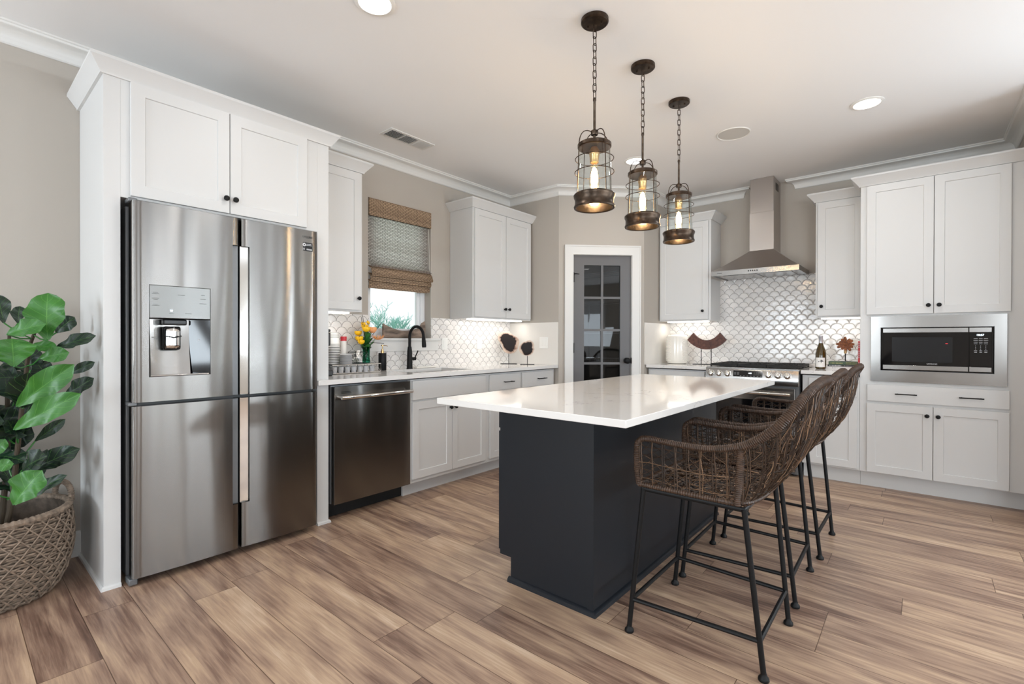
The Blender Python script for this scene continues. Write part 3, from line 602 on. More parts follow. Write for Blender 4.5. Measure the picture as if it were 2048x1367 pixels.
for c in (1.818, .857, .018):
    mb = MB(); FL.box(mb, .566, .60, TP-.015, XFf-.02, c-.008 if c != .018 else .006, c+.010 if c != .018 else .036); mb.build('hinge', 'greyside', fr_, bevel=.004)
# ------------------------------------------------------------------ base cabinets, sink wall
BF = -2.862-XW; G2 = 'white base cabinets'
t = thing('base_cabinet', 'white sink base cabinet with two doors under the faucet', 'cabinet', FL.p(2.6, 0, 0), G2)
mb = MB()
for x in ((2.222, 2.240, .01, BF-.02, .110, .872), (3.002, 3.020, .01, BF-.02, .110, .872), (2.240, 3.002, .01, BF-.02, .110, .128), (2.240, 3.002, .01, .02, .128, .872), (2.222, 3.020, BF-.02, BF, .110, .872)): FL.box(mb, *x)
mb.build('cabinet_body', 'cab', t, smooth=0, recalc=False)
FL.box(MB(), 2.222, 3.020, .02, XW*0+.512, 0, .110).build('toe_kick', 'cab', t)
FL.box(MB(), 2.232, 3.008, BF, BF+.019, .722, .862).build('false_front', 'cab', t, bevel=.002)
door(FL, 2.232, 2.619, .140, .706, BF, t, (2.597, .635)); door(FL, 2.623, 3.008, .140, .706, BF, t, (2.648, .635))
t = thing('base_cabinet', 'white base cabinet with paired pull drawers at the pantry end of the sink run', 'cabinet', FL.p(3.5, 0, 0), G2)
FL.box(MB(), 3.020, 4.028, .01, BF, .110, .872).build('cabinet_body', 'cab', t, bevel=.001)
FL.box(MB(), 3.020, 4.028, .02, .512, 0, .110).build('toe_kick', 'cab', t)
drawer(FL, 3.062, 3.462, .722, .862, BF, t, (3.29,)); drawer(FL, 3.500, 3.985, .722, .862, BF, t, (3.785,))
door(FL, 3.062, 3.462, .140, .706, BF, t, (3.09, .635)); door(FL, 3.500, 3.985, .140, .706, BF, t, (3.53, .635))
# counter with undermount sink cut out
def counter(name, label, fr, a0, a1, b1_, hole=None, b0=.0, z0=.884, z1=.914):
    mb = MB()
    if hole:
        h0, h1, k0, k1 = hole
        for x in ((a0, h0, b0, b1_), (h1, a1, b0, b1_), (h0, h1, b0, k0), (h0, h1, k1, b1_)): fr.box(mb, x[0], x[1], x[2], x[3], z0, z1)
        bm_ = mb
    else: fr.box(mb, a0, a1, b0, b1_, z0, z1)
    o = mb.build(name, 'quartz', origin=fr.p((a0+a1)/2, (b0+b1_)/2, z0), smooth=0, bevel=0 if hole else .002, recalc=False)
    return tag(o, label, 'countertop')
CD = -2.810-XW
counter('countertop', 'long white quartz countertop with the sink, below the window', FL, 1.600, 4.030, CD, (2.33, 2.93, .14, .52), b0=.001)
FL.box(MB(), 1.490, 1.600, TP+.001, CD, .884, .914).build('counter_return', 'quartz', bpy.data.objects['countertop'], smooth=0)
sk = thing('sink', 'undermount steel sink basin set into the countertop', 'sink', FL.p(2.63, .33, .68))
mb = MB(); FL.box(mb, 2.32, 2.94, .13, .53, .70, .8835); FL.box(mb, 2.345, 2.915, .155, .505, .705, .8838)
mb2 = MB()
for x in ((2.318, 2.33, .128, .532), (2.93, 2.942, .128, .532), (2.33, 2.93, .128, .14), (2.33, 2.93, .52, .532)): FL.box(mb2, x[0], x[1], x[2], x[3], .70, .8835)
FL.box(mb2, 2.318, 2.942, .128, .532, .69, .70); mb2.build('basin', 'steel2', sk, smooth=0)
MB().lathe(P(2.63, .33, .7005), [(.0, 0), (.04, 0), (.045, .002)], 20).build('drain', 'chrome', sk)
# dishwasher
dw = thing('dishwasher', 'stainless steel dishwasher with towel bar handle between refrigerator and sink cabinets', 'dishwasher', FL.p(1.93, .3, 0))
DF = -2.862-XW
FL.box(MB(), 1.612, 2.218, .02, DF-.03, .11, .87).build('tub', 'greyside', dw)
FL.box(MB(), 1.606, 2.218, .02, .500, .004, .109).build('kick_plate', 'dark', dw)
mb = MB(); al = rng(1.616, 2.212, 12); cl = rng(.112, .862, 10)
bf = lambda a, c: DF+.012+.004*(1-((a-1.914)/.298)**2)
sheet(mb, al, cl, bf)
for a in (al[0], al[-1]): mb.add([P(a, bf(a, 0), cl[0]), P(a, DF-.03, cl[0]), P(a, DF-.03, cl[-1]), P(a, bf(a, 0), cl[-1])], [(0, 1, 2, 3)])
for c in (cl[0], cl[-1]):
    for i in range(12): mb.add([P(al[i], bf(al[i], 0), c), P(al[i+1], bf(al[i+1], 0), c), P(al[i+1], DF-.03, c), P(al[i], DF-.03, c)], [(0, 1, 2, 3)])
dd = mb.build('door', 'steel', dw)
MB().tube([P(1.640+.555*i/12, DF+.058+.012*sin(pi*i/12), .795) for i in range(13)], .013, 14).build('handle', 'chrome', dd)
mb = MB()
for a in (1.652, 2.182): mb.tube([P(a, DF+.012, .795), P(a, DF+.060, .795)], .008, 10)
mb.build('handle_post', 'chrome', dd)
FL.box(MB(), 1.662, 1.732, DF+.016, DF+.0172, .826, .8295).build('vent_slot', 'dark', dd); FL.box(MB(), 1.662, 1.732, DF+.016, DF+.0172, .817, .8205).build('vent_slot', 'dark', dd)
# ------------------------------------------------------------------ range wall
RF = .585
t = thing('base_cabinet', 'white base cabinet left of the range, mostly hidden by the island', 'cabinet', FR.p(-1.88, 0, 0), G2)
FR.box(MB(), -2.176, -1.576, .01, RF, .110, .872).build('cabinet_body', 'cab', t, bevel=.001); FR.box(MB(), -2.176, -1.576, .02, RF-.07, 0, .110).build('toe_kick', 'cab', t)
drawer(FR, -2.155, -1.60, .722, .862, RF, t, (-1.88,)); door(FR, -2.155, -1.88, .14, .706, RF, t, (-1.905, .635)); door(FR, -1.876, -1.60, .14, .706, RF, t, (-1.85, .635))
t = thing('base_cabinet', 'white base cabinet with one drawer and one door, right of the range', 'cabinet', FR.p(-.58, 0, 0), G2)
FR.box(MB(), -.785, -.3875, .01, RF, .125, .872).build('cabinet_body', 'cab', t, bevel=.001); FR.box(MB(), -.785, -.3875, .02, RF-.07, 0, .125).build('toe_kick', 'cab', t)
drawer(FR, -.735, -.402, .712, .855, RF, t); door(FR, -.735, -.402, .140, .690, RF, t, (-.71, .635))
counter('countertop', 'short white quartz countertop left of the range under the ceramic jar', FR, DX1+.009, -1.572, .64, b0=.009)
counter('countertop', 'short white quartz countertop right of the range under the bottle and books', FR, -.790, -.3875, .64, b0=.009)
# tall microwave cabinet
t = thing('tall_cabinet', 'tall white cabinet housing the microwave at the right end of the kitchen', 'cabinet', FR.p(.06, 0, 0))
FR.box(MB(), -.386, .535, .002, RF, .125, UT).build('cabinet_body', 'cab', t, bevel=.001); FR.box(MB(), -.386, .535, .02, RF-.07, 0, .125).build('toe_kick', 'cab', t)
door(FR, -.345, .054, 1.368, 2.380, RF, t, (.026, 1.428)); door(FR, .058, .456, 1.368, 2.380, RF, t, (.086, 1.428))
drawer(FR, -.338, .452, .692, .822, RF, t, (-.10, .26)); door(FR, -.340, .054, .133, .672, RF, t, (.022, .606)); door(FR, .058, .452, .133, .672, RF, t, (.084, .606))
cabcrown(FR, -.386, .5413, RF, UC, t, right=False, lb=.372)
# microwave
mw = thing('microwave', 'black and steel built-in microwave with trim frame in the tall cabinet', 'microwave', FR.p(.062, RF, .85))
mb = MB(); b0, b1m = RF+.001, RF+.020
for x in ((-.315, .438, 1.266, 1.352), (-.315, .438, .848, .934), (-.315, -.255, .934, 1.266), (.376, .438, .934, 1.266)): FR.box(mb, x[0], x[1], b0, b1m, x[2], x[3])
mb.build('trim_frame', 'steel2', mw, smooth=0, recalc=False)
FR.box(MB(), -.254, .375, b0, RF+.012, .935, 1.265).build('bezel', 'blackglass', mw, bevel=.003)
b2 = RF+.0125
for x in ((-.240, .243, 1.226, 1.258), (.248, .362, 1.226, 1.258), (-.240, .243, .945, .978), (.248, .362, .945, .978)): FR.box(MB(), x[0], x[1], b2, b2+.010, x[2], x[3]).build('steel_bar', 'steel2', mw, bevel=.001)
mdoor = FR.box(MB(), -.240, .246, b2, b2+.008, .980, 1.224).build('door', 'blackglass', mw, bevel=.001)
M['mwwin'] = pbr('microwave_window', (.012, .014, .017, 1), .12)
FR.box(MB(), -.185, .160, b2+.008, b2+.0086, 1.005, 1.190).build('window', 'mwwin', mdoor, smooth=0)
cp = FR.box(MB(), .250, .362, b2, b2+.008, .980, 1.224).build('control_panel', 'blackglass', mw, bevel=.001)
FRz = b2+.0083
text('SAMSUNG', .013, FR.p(.018, FRz, .988), XA, ZA, 'whiteprint', mdoor, 'logo_lettering')
text('10:57', .018, FR.p(.284, FRz, 1.200), XA, ZA, 'display', cp, 'clock_display')
FR.box(MB(), .122, .135, b2+.0087, b2+.0090, 1.142, 1.145).build('indicator', 'redled', mdoor, smooth=0)
for k, (cc, ww) in enumerate(((1.180, .020), (1.168, .022), (1.155, .020), (1.143, .018), (1.094, .016), (1.083, .014))):
    dashes(FR, [(.281+.026*i, cc, ww*(1, .9, 1.05)[i]) for i in range(3)], FRz, 'key_labels', 'whiteprint', cp, .0028)
for k, row in enumerate(('123', '456', '789')):
    for i, ch in enumerate(row): text(ch, .010, FR.p(.281+.026*i-.003, FRz, 1.125-.0115*k), XA, ZA, 'whiteprint', cp, 'key_number')
text('0', .010, FR.p(.304, FRz, 1.0905), XA, ZA, 'whiteprint', cp, 'key_number')
# range
rg = thing('gas_range', 'stainless slide-in gas range with black grates and six knobs', 'range', FR.p(-1.18, .3, 0))
RX0, RX1 = -1.563, -.798
FR.box(MB(), RX0+.006, RX1-.006, .02, .622, .02, .905).build('body', 'greyside', rg)
FR.box(MB(), RX0, RX1, .03, .64, .905, .918).build('cooktop', 'steel2', rg, bevel=.002)
mb = MB(); mb.prism([FR.p(RX0, .623, .908), FR.p(RX0, .665, .905), FR.p(RX0, .690, .815), FR.p(RX0, .684, .775), FR.p(RX0, .623, .775)], (RX1-RX0, 0, 0)); cpn = mb.build('control_panel', 'steel2', rg, bevel=.002)
pn = Vector((0, -.0903, .025)).normalized()         # panel outward normal
def onp(a, c): return FR.p(a, .665+(.905-c)*.278, c)
for a in (-1.514, -1.442, -1.367, -1.027, -.953, -.881):
    kb = MB().lathe(onp(a, .862), [(.030, 0), (.030, .003), (.025, .006), (.024, .024), (.021, .030), (.012, .032), (0, .032)], 28, axis=pn).build('knob', 'chrome', rg)
    c_ = onp(a, .862)+pn*.032; mb = MB(); mb.add([c_+Vector((dx, 0, 0))+Vector((0, pn.z, -pn.y)).normalized()*dz+pn*dn for dn in (-.004, .010) for dx, dz in ((-.005, -.022), (.005, -.022), (.005, .022), (-.005, .022))], [(0, 1, 2, 3), (4, 5, 6, 7), (0, 1, 5, 4), (1, 2, 6, 5), (2, 3, 7, 6), (3, 0, 4, 7)]); mb.build('grip', 'chrome', kb, bevel=.002)
def onpanel(a0, a1, c0, c1, d0, d1): mb = MB(); mb.add([onp(a, c)+pn*d for d in (d0, d1) for a, c in ((a0, c0), (a1, c0), (a1, c1), (a0, c1))], [(0, 1, 2, 3), (4, 5, 6, 7), (0, 1, 5, 4), (1, 2, 6, 5), (2, 3, 7, 6), (3, 0, 4, 7)]); return mb
ds = onpanel(-1.318, -1.076, .838, .892, 0, .002).build('display_panel', 'blackglass', cpn)
text('4:58', .015, onp(-1.19, .866)+pn*.0023, XA, pn.cross(Vector(XA)), 'display', ds, 'clock_display')
mb = MB()
for i in range(7): m_ = onpanel(-1.260+.028*i, -1.248+.028*i, .845, .847, .002, .0023); mb.add(m_.v, m_.f)
for i in range(3):
    for k in range(3): m_ = onpanel(-1.145+.016*i, -1.141+.016*i, .858+.010*k, .8605+.010*k, .002, .0023); mb.add(m_.v, m_.f)
for i in range(2):
    for k in range(3): m_ = onpanel(-1.31+.025*i, -1.293+.025*i, .856+.009*k, .8575+.009*k, .002, .0023); mb.add(m_.v, m_.f)
mb.build('panel_lettering', 'whiteprint', ds, smooth=0)
od = FR.box(MB(), RX0+.004, RX1-.030, .624, .662, .205, .752).build('oven_door', 'steel2', rg, bevel=.003)
FR.box(MB(), RX0+.06, RX1-.095, .6625, .6655, .27, .640).build('oven_window', 'blackglass', od)
mb = MB(); mb.tube([FR.p(RX0+.03, .712, .705), FR.p(RX1-.055, .712, .705)], .014, 14); mb.build('oven_handle', 'chrome', od)
mb = MB(); mb.tube([FR.p(RX0+.06, .66, .705), FR.p(RX0+.06, .712, .705)], .009, 10); mb.tube([FR.p(RX1-.085, .66, .705), FR.p(RX1-.085, .712, .705)], .009, 10); mb.build('handle_post', 'chrome', od)
FR.box(MB(), RX0+.004, RX1-.030, .624, .655, .045, .198).build('warming_drawer', 'steel2', rg, bevel=.003)
FR.box(MB(), RX1-.028, RX1-.008, .6225, .640, .03, .765).build('side_trim', 'greyside', rg)
for a in (RX0+.03, RX1-.05): MB().lathe(FR.p(a, .56, 0), [(.018, 0), (.018, .02)], 14).build('foot', 'darkplastic', rg)
# grates: three sections
for s in range(3):
    a0 = RX0+.020+s*.243; a1 = a0+.238; mb = MB(); z = .948; y0, y1 = .06, .60
    for b in (y0, y1): FR.box(mb, a0, a1, b-.006, b+.006, z-.022, z)
    for a in (a0+.006, a1-.006): FR.box(mb, a-.006, a+.006, y0, y1, z-.022, z)
    for k in range(1, 6): aa = a0+(a1-a0)*k/6; FR.box(mb, aa-.0035, aa+.0035, y0, y1, z-.010, z+.002)
    for k in (1, 2, 3): bb = y0+(y1-y0)*k/4; FR.box(mb, a0, a1, bb-.005, bb+.005, z-.014, z)
    for a in (a0+.006, a1-.006):
        for b in (y0, y1, (y0+y1)/2): FR.box(mb, a-.007, a+.007, b-.007, b+.007, .918, z-.02)
    mb.build('grate', 'castiron', rg, smooth=0)
for a, b in ((RX0+.14, .20), (RX0+.14, .46), (-1.18, .33), (RX1-.14, .20), (RX1-.14, .46)):
    MB().lathe(FR.p(a, b, .918), [(.050, 0), (.048, .006), (.034, .010), (.034, .018), (.0, .019)], 24).build('burner', 'castiron', rg)
# hood
hd = thing('range_hood', 'stainless wall chimney range hood above the range', 'hood', FR.p(-1.18, .25, 1.79))
HX0, HX1, HB = -1.576, -.830, .500
mb = MB(); P_ = FR.p
for a0, a1, b0, b1_, c0, c1 in ((HX0, HX1, HB-.012, HB, 1.784, 1.828), (HX0, HX0+.012, 0, HB-.012, 1.784, 1.828), (HX1-.012, HX1, 0, HB-.012, 1.784, 1.828)): FR.box(mb, a0, a1, b0, b1_, c0, c1)
lip = mb.build('lip', 'steel2', hd, smooth=0, recalc=False)
CX0, CX1, CB = -1.285, -1.075, .285; nH = 8; mb = MB()
def hood_ring(s): k = s**1.25 if s < 1 else 1; kk = 1-(1-s)**1.0; f = kk; z = 1.828+.196*(.85*f+.15*f*f); return [P_(HX0+(CX0-HX0)*f, 0, z), P_(HX0+(CX0-HX0)*f, HB+(CB-HB)*f, z), P_(HX1+(CX1-HX1)*f, HB+(CB-HB)*f, z), P_(HX1+(CX1-HX1)*f, 0, z)]
for i in range(nH):
    A, B = hood_ring(i/nH), hood_ring((i+1)/nH)
    for k in range(3): mb.add([A[k], A[k+1], B[k+1], B[k]], [(0, 1, 2, 3)])
mb.build('canopy', 'steelhood', hd, smooth=25)
FR.box(MB(), HX0+.012, HX1-.012, 0.001, HB-.012, 1.792, 1.800).build('underside', 'steel2', hd, smooth=0)
for a0, a1 in ((HX0+.08, -1.20), (-1.17, HX1-.08)): FR.box(MB(), a0, a1, .08, .40, 1.7885, 1.7915).build('filter', 'steel2', hd)
FR.box(MB(), CX0, CX1, 0.001, CB, 2.020, 2.385).build('lower_chimney', 'steelhood', hd, bevel=.001)
up_ = FR.box(MB(), CX0+.004, CX1-.004, 0.001, CB-.004, 2.386, H-.002).build('upper_chimney', 'steelhood', hd, bevel=.001)
mb = MB()
for k in range(6): MBx = mb.box(CX1-.0035, CX1-.0025, YR-.20, YR-.08, 2.60+.012*k, 2.606+.012*k)
mb.build('vent_slots', 'dark', up_)
for k in range(5): MB().lathe(P_(-1.238+.018*k, HB, 1.808), [(.0055, 0), (.0055, .003), (0, .0035)], 14, axis=(0, -1, 0)).build('button', 'dark', lip)
dashes(FR, [(-1.515+.009*k, 1.806, .006) for k in range(5)], HB, 'logo_marks', 'print', lip, .006)
# ------------------------------------------------------------------ island
IX0, IX1, IY0, IY1 = -1.599, -.707, 1.383, 3.367; BX0, BX1, BY0, BY1 = -1.640, -1.055, 1.779, 3.352
isl = thing('kitchen_island', 'charcoal painted kitchen island cabinet under the quartz top', 'island', ((BX0+BX1)/2, (BY0+BY1)/2, 0))
BX0 = -1.585
mb = MB(); mb.box(BX0, BX1, BY0+.012, BY1, .115, .888); mb.box(BX0+.07, BX1, BY0+.012, BY1, 0, .115); mb.build('cabinet_body', 'island', isl, smooth=0)
mb = MB(); mb.box(BX0, BX1, BY0, BY0+.012, .115, .888); mb.box(BX0+.07, BX1, BY0, BY0+.012, 0, .115); mb.box(BX1-.03, BX1, BY0-.004, BY0, .022, .888); mb.build('end_panel', 'island', isl, smooth=0)
mb = MB(); sweep(mb, [(BX0+.06, BY0), (BX1, BY0), (BX1, BY1), (BX0+.07, BY1)], [(0, 0), (.016, 0), (.014, .014), (.006, .022), (0, .024)]); mb.build('shoe_moulding', 'island', isl)
FI = Fr((BX0, 0, 0), (0, 1, 0), (-1, 0, 0))
for k in range(3):
    a0 = BY0+.012+k*.519; d = FI.box(MB(), a0, a0+.507, .0005, .020, .73, .875).build('drawer', 'island', isl, bevel=.002); pull(FI, a0+.253, .80, .020, d)
    for j in range(2):
        e0 = a0+j*.255; d = shaker(MB(), FI, e0, e0+.252, .13, .715, .0005).build('door', 'island', isl, bevel=.001); knob(FI, e0+(.226 if j == 0 else .026), .66, .0195, d)
o = MB().box(IX0, IX1, IY0, IY1, .8885, .914).build('island_top', 'quartz', origin=((IX0+IX1)/2, (IY0+IY1)/2, .8885), bevel=.002); tag(o, 'large white quartz slab topping the charcoal island', 'countertop')
# ------------------------------------------------------------------ pantry door
dn = bpy.data.objects.new('door_1', None); COL.objects.link(dn); dn.location = FD.p(.45, 0, 0); WL[dn.name] = Vector(dn.location); struct(dn)
D = FD.p
mb = MB()
for a0, a1, c0, c1 in ((.064, .148, 0, 2.12), (.755, .842, 0, 2.12), (.148, .755, 2.03, 2.12)): FD.box(mb, a0, a1, .0005, .018, c0, c1)
for a0, a1, c0, c1 in ((.060, .072, 0, 2.125), (.834, .846, 0, 2.125), (.072, .834, 2.112, 2.125)): FD.box(mb, a0, a1, .0, .024, c0, c1)
mb.build('casing', 'trim', dn, smooth=0)
mb = MB()
for a0, a1, c0, c1 in ((.1485, .152, 0, 2.03), (.752, .7545, 0, 2.03), (.152, .752, 2.027, 2.0298)): FD.box(mb, a0, a1, -.099, 0, c0, c1)
mb.build('jamb', 'trim', dn, smooth=0)
s0, s1 = .264, .640; mb = MB(); zz = [.24, .60, .927, 1.266, 1.596, 1.926]
for a0, a1, c0, c1 in ((.154, s0, .01, 2.025), (s1, .750, .01, 2.025), (s0, s1, .01, .24), (s0, s1, 1.926, 2.025)): FD.box(mb, a0, a1, -.052, -.014, c0, c1)
sm = (s0+s1)/2; FD.box(mb, sm-.012, sm+.012, -.046, -.018, .24, 1.926)
for z in zz[1:-1]: FD.box(mb, s0, s1, -.0455, -.0185, z-.012, z+.012)
leaf = mb.build('door_leaf', 'doorgrey', dn, smooth=0, recalc=False)
for i in range(5):
    for a0, a1 in ((s0, sm-.012), (sm+.012, s1)): FD.box(MB(), a0, a1, -.034, -.030, zz[i]+(.012 if i else 0), zz[i+1]-(.012 if i < 4 else 0)).build('pane', 'panedark', leaf, smooth=0)
kn = MB().lathe(D(.705, -.014, .955), [(.030, 0), (.030, .006), (.012, .009), (.012, .030), (.026, .038), (.031, .052), (.026, .066), (.012, .072), (0, .073)], 26, axis=FD.n).build('door_knob', 'black', dn)
for c in (1.80, 1.085): FD.box(MB(), .150, .160, -.014, .004, c-.05, c+.05).build('hinge', 'black', dn)
MB().tube([D(.156, .004, 1.835), D(.175, .022, 1.835), D(.205, .020, 1.832)], .005, 8).build('hinge_stop', 'black', dn)
FD.box(MB(), .7505, .7545, -.05, .003, .925, .985).build('latch_plate', 'black', dn)
# pantry shelves (wire)
for z in (.62, .95, 1.28, 1.62, 1.95):
    mb = MB(); x0, x1, yb, yf = XW+.02, DX1-.11, YR-.02, YR-.36
    for k in range(3): mb.tube([(x0, yf, z-.012*k*1.6), (x1, yf, z-.012*k*1.6)], .003, 6)
    for k in range(45): x = x0+(x1-x0)*k/44; mb.tube([(x, yf, z-.038), (x, yf, z), (x, yb, z)], .0016, 4)
    o = mb.build('wire_shelf', 'white', origin=((x0+x1)/2, (yf+yb)/2, z), smooth=0)
    tag(o, 'white wire pantry shelf behind the glass door, %s' % {.62: 'lowest', .95: 'second from the bottom', 1.28: 'middle one', 1.62: 'second from the top', 1.95: 'topmost'}[z], 'shelf', 'wire shelves in the pantry')
# ------------------------------------------------------------------ ceiling things
def puck(i, x, y):
    lab = {0: 'round recessed ceiling light cut by the top edge of the photo, above the refrigerator side', 1: 'round recessed ceiling light near the right wall, in front of the tall cabinet', 2: 'round recessed ceiling light seen behind the middle pendant'}
    t = thing('recessed_light', lab.get(i, 'recessed ceiling light outside the view, number %d from the island toward the living room' % (i-2)), 'ceiling light', (x, y, H), 'recessed ceiling lights')
    MB().lathe((x, y, H), [(.092, -.0005), (.092, -.004), (.074, -.008), (.070, -.0005)], 40, cap=False).build('trim_ring', 'white', t)
    MB().lathe((x, y, H-.0035), [(0, 0), (.070, 0), (.070, .002), (0, .002)], 40).build('lens', 'lamp', t)
    area('recessed_lamp', (x, y, H-.012), (0, 0, -1), .13, .13, CAN_W, (1, .98, .96), 'DISK', 160)
for i, (x, y) in enumerate(CANS): puck(i, x, y)
t = thing('ceiling_speaker', 'round flush grey in-ceiling speaker grille right of the pendants', 'speaker', (-1.092, 3.846, H))
MB().lathe((-1.092, 3.846, H), [(.118, -.0005), (.118, -.003), (.112, -.006), (.108, -.003)], 48, cap=False).build('rim', 'white', t)
MB().lathe((-1.092, 3.846, H-.003), [(0, 0), (.109, 0), (.109, .0015), (0, .0015)], 48).build('grille', 'fabricgrey', t)
t = thing('ceiling_vent', 'white rectangular three-section ceiling air vent near the window wall', 'vent', (-3.042, 2.335, H))
vx, vy = -3.042, 2.335
mb = MB(); a, b = .055, .185
for x0, x1, y0, y1 in ((-a-.022, -a, -b-.022, b+.022), (a, a+.022, -b-.022, b+.022), (-a, a, -b-.022, -b), (-a, a, b, b+.022), (-a, a, -.066, -.058), (-a, a, .058, .066)): mb.box(vx+x0, vx+x1, vy+y0, vy+y1, H-.006, H-.0005)
mb.build('frame', 'vent', t, smooth=0)
MB().box(vx-a, vx+a, vy-b, vy+b, H-.0018, H-.0006).build('duct_backing', 'dark', t)
for k0, k1, tilt in ((-b, -.066, -1), (-.058, .058, -.8), (.066, b, 1)):
    n = 9
    for i in range(n): y = vy+k0+(k1-k0)*(i+.5)/n; mb = MB(); mb.prism([(vx-a, y-.004, H-.002), (vx-a, y-.003, H-.002), (vx-a, y-.003+.006*tilt, H-.011), (vx-a, y-.004+.006*tilt, H-.011)], (2*a, 0, 0)); mb.build('slat', 'vent', t, smooth=0)
# ------------------------------------------------------------------ pendants
def bez(p0, p1, p2, p3, n): return [(Vector(p0)*(1-s)**3+Vector(p1)*3*s*(1-s)**2+Vector(p2)*3*s*s*(1-s)+Vector(p3)*s**3) for s in [i/n for i in range(n+1)]]
def pendant(x, y, label):
    t = thing('pendant_lamp', label, 'pendant lamp', (x, y, H), 'caged glass pendants over the island')
    cn = MB().lathe((x, y, H), [(.066, -.0005), (.066, -.016), (.060, -.021), (.020, -.023), (0, -.023)], 40).build('canopy', 'bronze', t)
    for s in (-1, 1): MB().lathe((x+s*.034, y+.006*s, H-.030), [(0, 0), (.005, .001), (.005, .009)], 10).build('screw', 'bronze', cn)
    mb = MB(); z = H-.023; n = 11; pitch = (z-2.335)/n
    for i in range(n):
        zc = z-pitch*(i+.5); hl = pitch*.5+.004; w = .0075; pts = []
        for k in range(14):
            a_ = 2*pi*k/14; dx, dz = w*cos(a_), (hl-w)*(1 if sin(a_) > 0 else -1)+w*sin(a_)
            pts.append((x+(dx if i % 2 else dx*.35), y+(dx*.35 if i % 2 else dx), zc+dz))
        mb.tube(pts, .0021, 6, closed=True)
    mb.build('chain', 'bronze', t)
    mb = MB(); mb.lathe((x, y, 2.118), [(.0062, 0), (.0062, .200), (.008, .203), (.008, .214), (.004, .218), (0, .219)], 14); mb.build('rod', 'bronze', t)
    cg = MB()
    cg.lathe((x, y, 2.155), [(.016, 0), (.018, .006), (.018, .020), (.010, .026), (.006, .030)], 18)
    for k in range(4):
        a_ = pi/4+k*pi/2+.35; cx, sy = cos(a_), sin(a_)
        pts = bez((x+cx*.016, y+sy*.016, 2.168), (x+cx*.06, y+sy*.06, 2.180), (x+cx*.086, y+sy*.086, 2.150), (x+cx*.0875, y+sy*.0875, 2.095), 10)+[(x+cx*(.0875+.009*s), y+sy*(.0875+.009*s), 2.095-.235*s) for s in (.25, .5, .75, 1)]
        cg.tube(pts, .0024, 6)
    for z_, r_ in ((2.040, .0915), (1.975, .0935)): cg.tube([(x+r_*cos(2*pi*k/40), y+r_*sin(2*pi*k/40), z_) for k in range(40)], .0021, 6, closed=True)
    cg.build('cage', 'bronze', t)
    MB().lathe((x, y, 2.092), [(.0, .022), (.076, .022), (.081, .018), (.081, .004), (.078, 0), (.076, .002), (.030, .006), (0, .006)], 40).build('top_cap', 'bronze', t)
    MB().lathe((x, y, 1.802), [(.090, .0), (.097, .0), (.099, .006), (.094, .018), (.093, .040), (.099, .052), (.100, .062), (.095, .068), (.088, .068), (.087, .004), (.090, 0)], 48, cap=False).build('bottom_ring', 'bronze', t)
    MB().lathe((x, y, 1.806), [(.084, 0), (.084, .06), (.076, .285), (.0745, .285), (.0825, .06), (.0825, 0), (.084, 0)], 40, cap=False).build('glass_shade', 'glass', t)
    MB().lathe((x, y, 2.020), [(0, 0), (.021, .001), (.022, .030), (.024, .034), (.024, .060), (.014, .078), (0, .078)], 24).build('socket', 'gold', t)
    bl = MB().lathe((x, y, 1.895), [(0, 0), (.014, .002), (.024, .016), (.0265, .036), (.023, .062), (.014, .098), (.012, .125)], 24).build('bulb', 'smoke', t)
    MB().lathe((x, y, 1.912), [(.0, 0), (.010, .003), (.017, .015), (.017, .048), (.010, .080), (0, .09)], 12).build('filament', 'filament', bl)
    l = bpy.data.lights.new('pendant_glow', 'POINT'); l.energy = 4; l.color = (1, .72, .42); l.shadow_soft_size = .03
    lo = bpy.data.objects.new('pendant_glow', l); COL.objects.link(lo); lo.location = (x, y, 1.885)
pendant(-1.218, 2.048, 'caged glass pendant lamp nearest the camera, hanging highest in the photo')
pendant(-1.214, 2.567, 'caged glass pendant lamp in the middle of the three over the island')
pendant(-1.216, 3.103, 'caged glass pendant lamp farthest from the camera, nearest the range hood')
# ------------------------------------------------------------------ window shade
sh = thing('roman_shade', 'woven reed roman shade pulled halfway down over the sink window', 'window shade', FL.p(2.59, 0, 2.32))
a0, a1 = WY0+.003, WY1-.003
FL.box(MB(), a0, a1, -.012, .010, 2.185, 2.327).build('valance', 'reed', sh, smooth=0)
mb = MB(); prof = [(-.035, 2.315), (-.034, 1.95), (-.028, 1.84), (-.005, 1.79), (.040, 1.762)]
pc = lambda pr: (lambda u, v: FL.p(a0+.004+(a1-a0-.012)*u, *[pr[min(int(v*(len(pr)-1)), len(pr)-2)][k]+(pr[min(int(v*(len(pr)-1)), len(pr)-2)+1][k]-pr[min(int(v*(len(pr)-1)), len(pr)-2)][k])*(v*(len(pr)-1)-min(int(v*(len(pr)-1)), len(pr)-2)) for k in (0, 1)]))
mb.grid(pc(prof), 4, 16); mb.build('shade_panel', 'reedsheer', sh, smooth=60)
for nm, pr in (('fold', [(-.010, 1.775), (.030, 1.748), (.048, 1.70), (.040, 1.688)]), ('fold', [(-.010, 1.715), (.018, 1.69), (.022, 1.655), (.012, 1.645)]), ('fold', [(-.02, 1.665), (-.004, 1.65), (0, 1.618), (-.006, 1.598)])):
    mb = MB(); mb.grid(pc(pr), 4, 12); mb.build(nm, 'reed', sh, solid=.003, smooth=60)
mb = MB(); FL.box(mb, a0+.01, a1-.03, -.016, -.008, 1.590, 1.612); mb.build('bottom_bar', 'reed', sh)
MB().tube([FL.p(a1-.006, -.02, 2.18), FL.p(a1-.010, .0, 1.80)], .002, 6).build('cord', 'twine', sh)
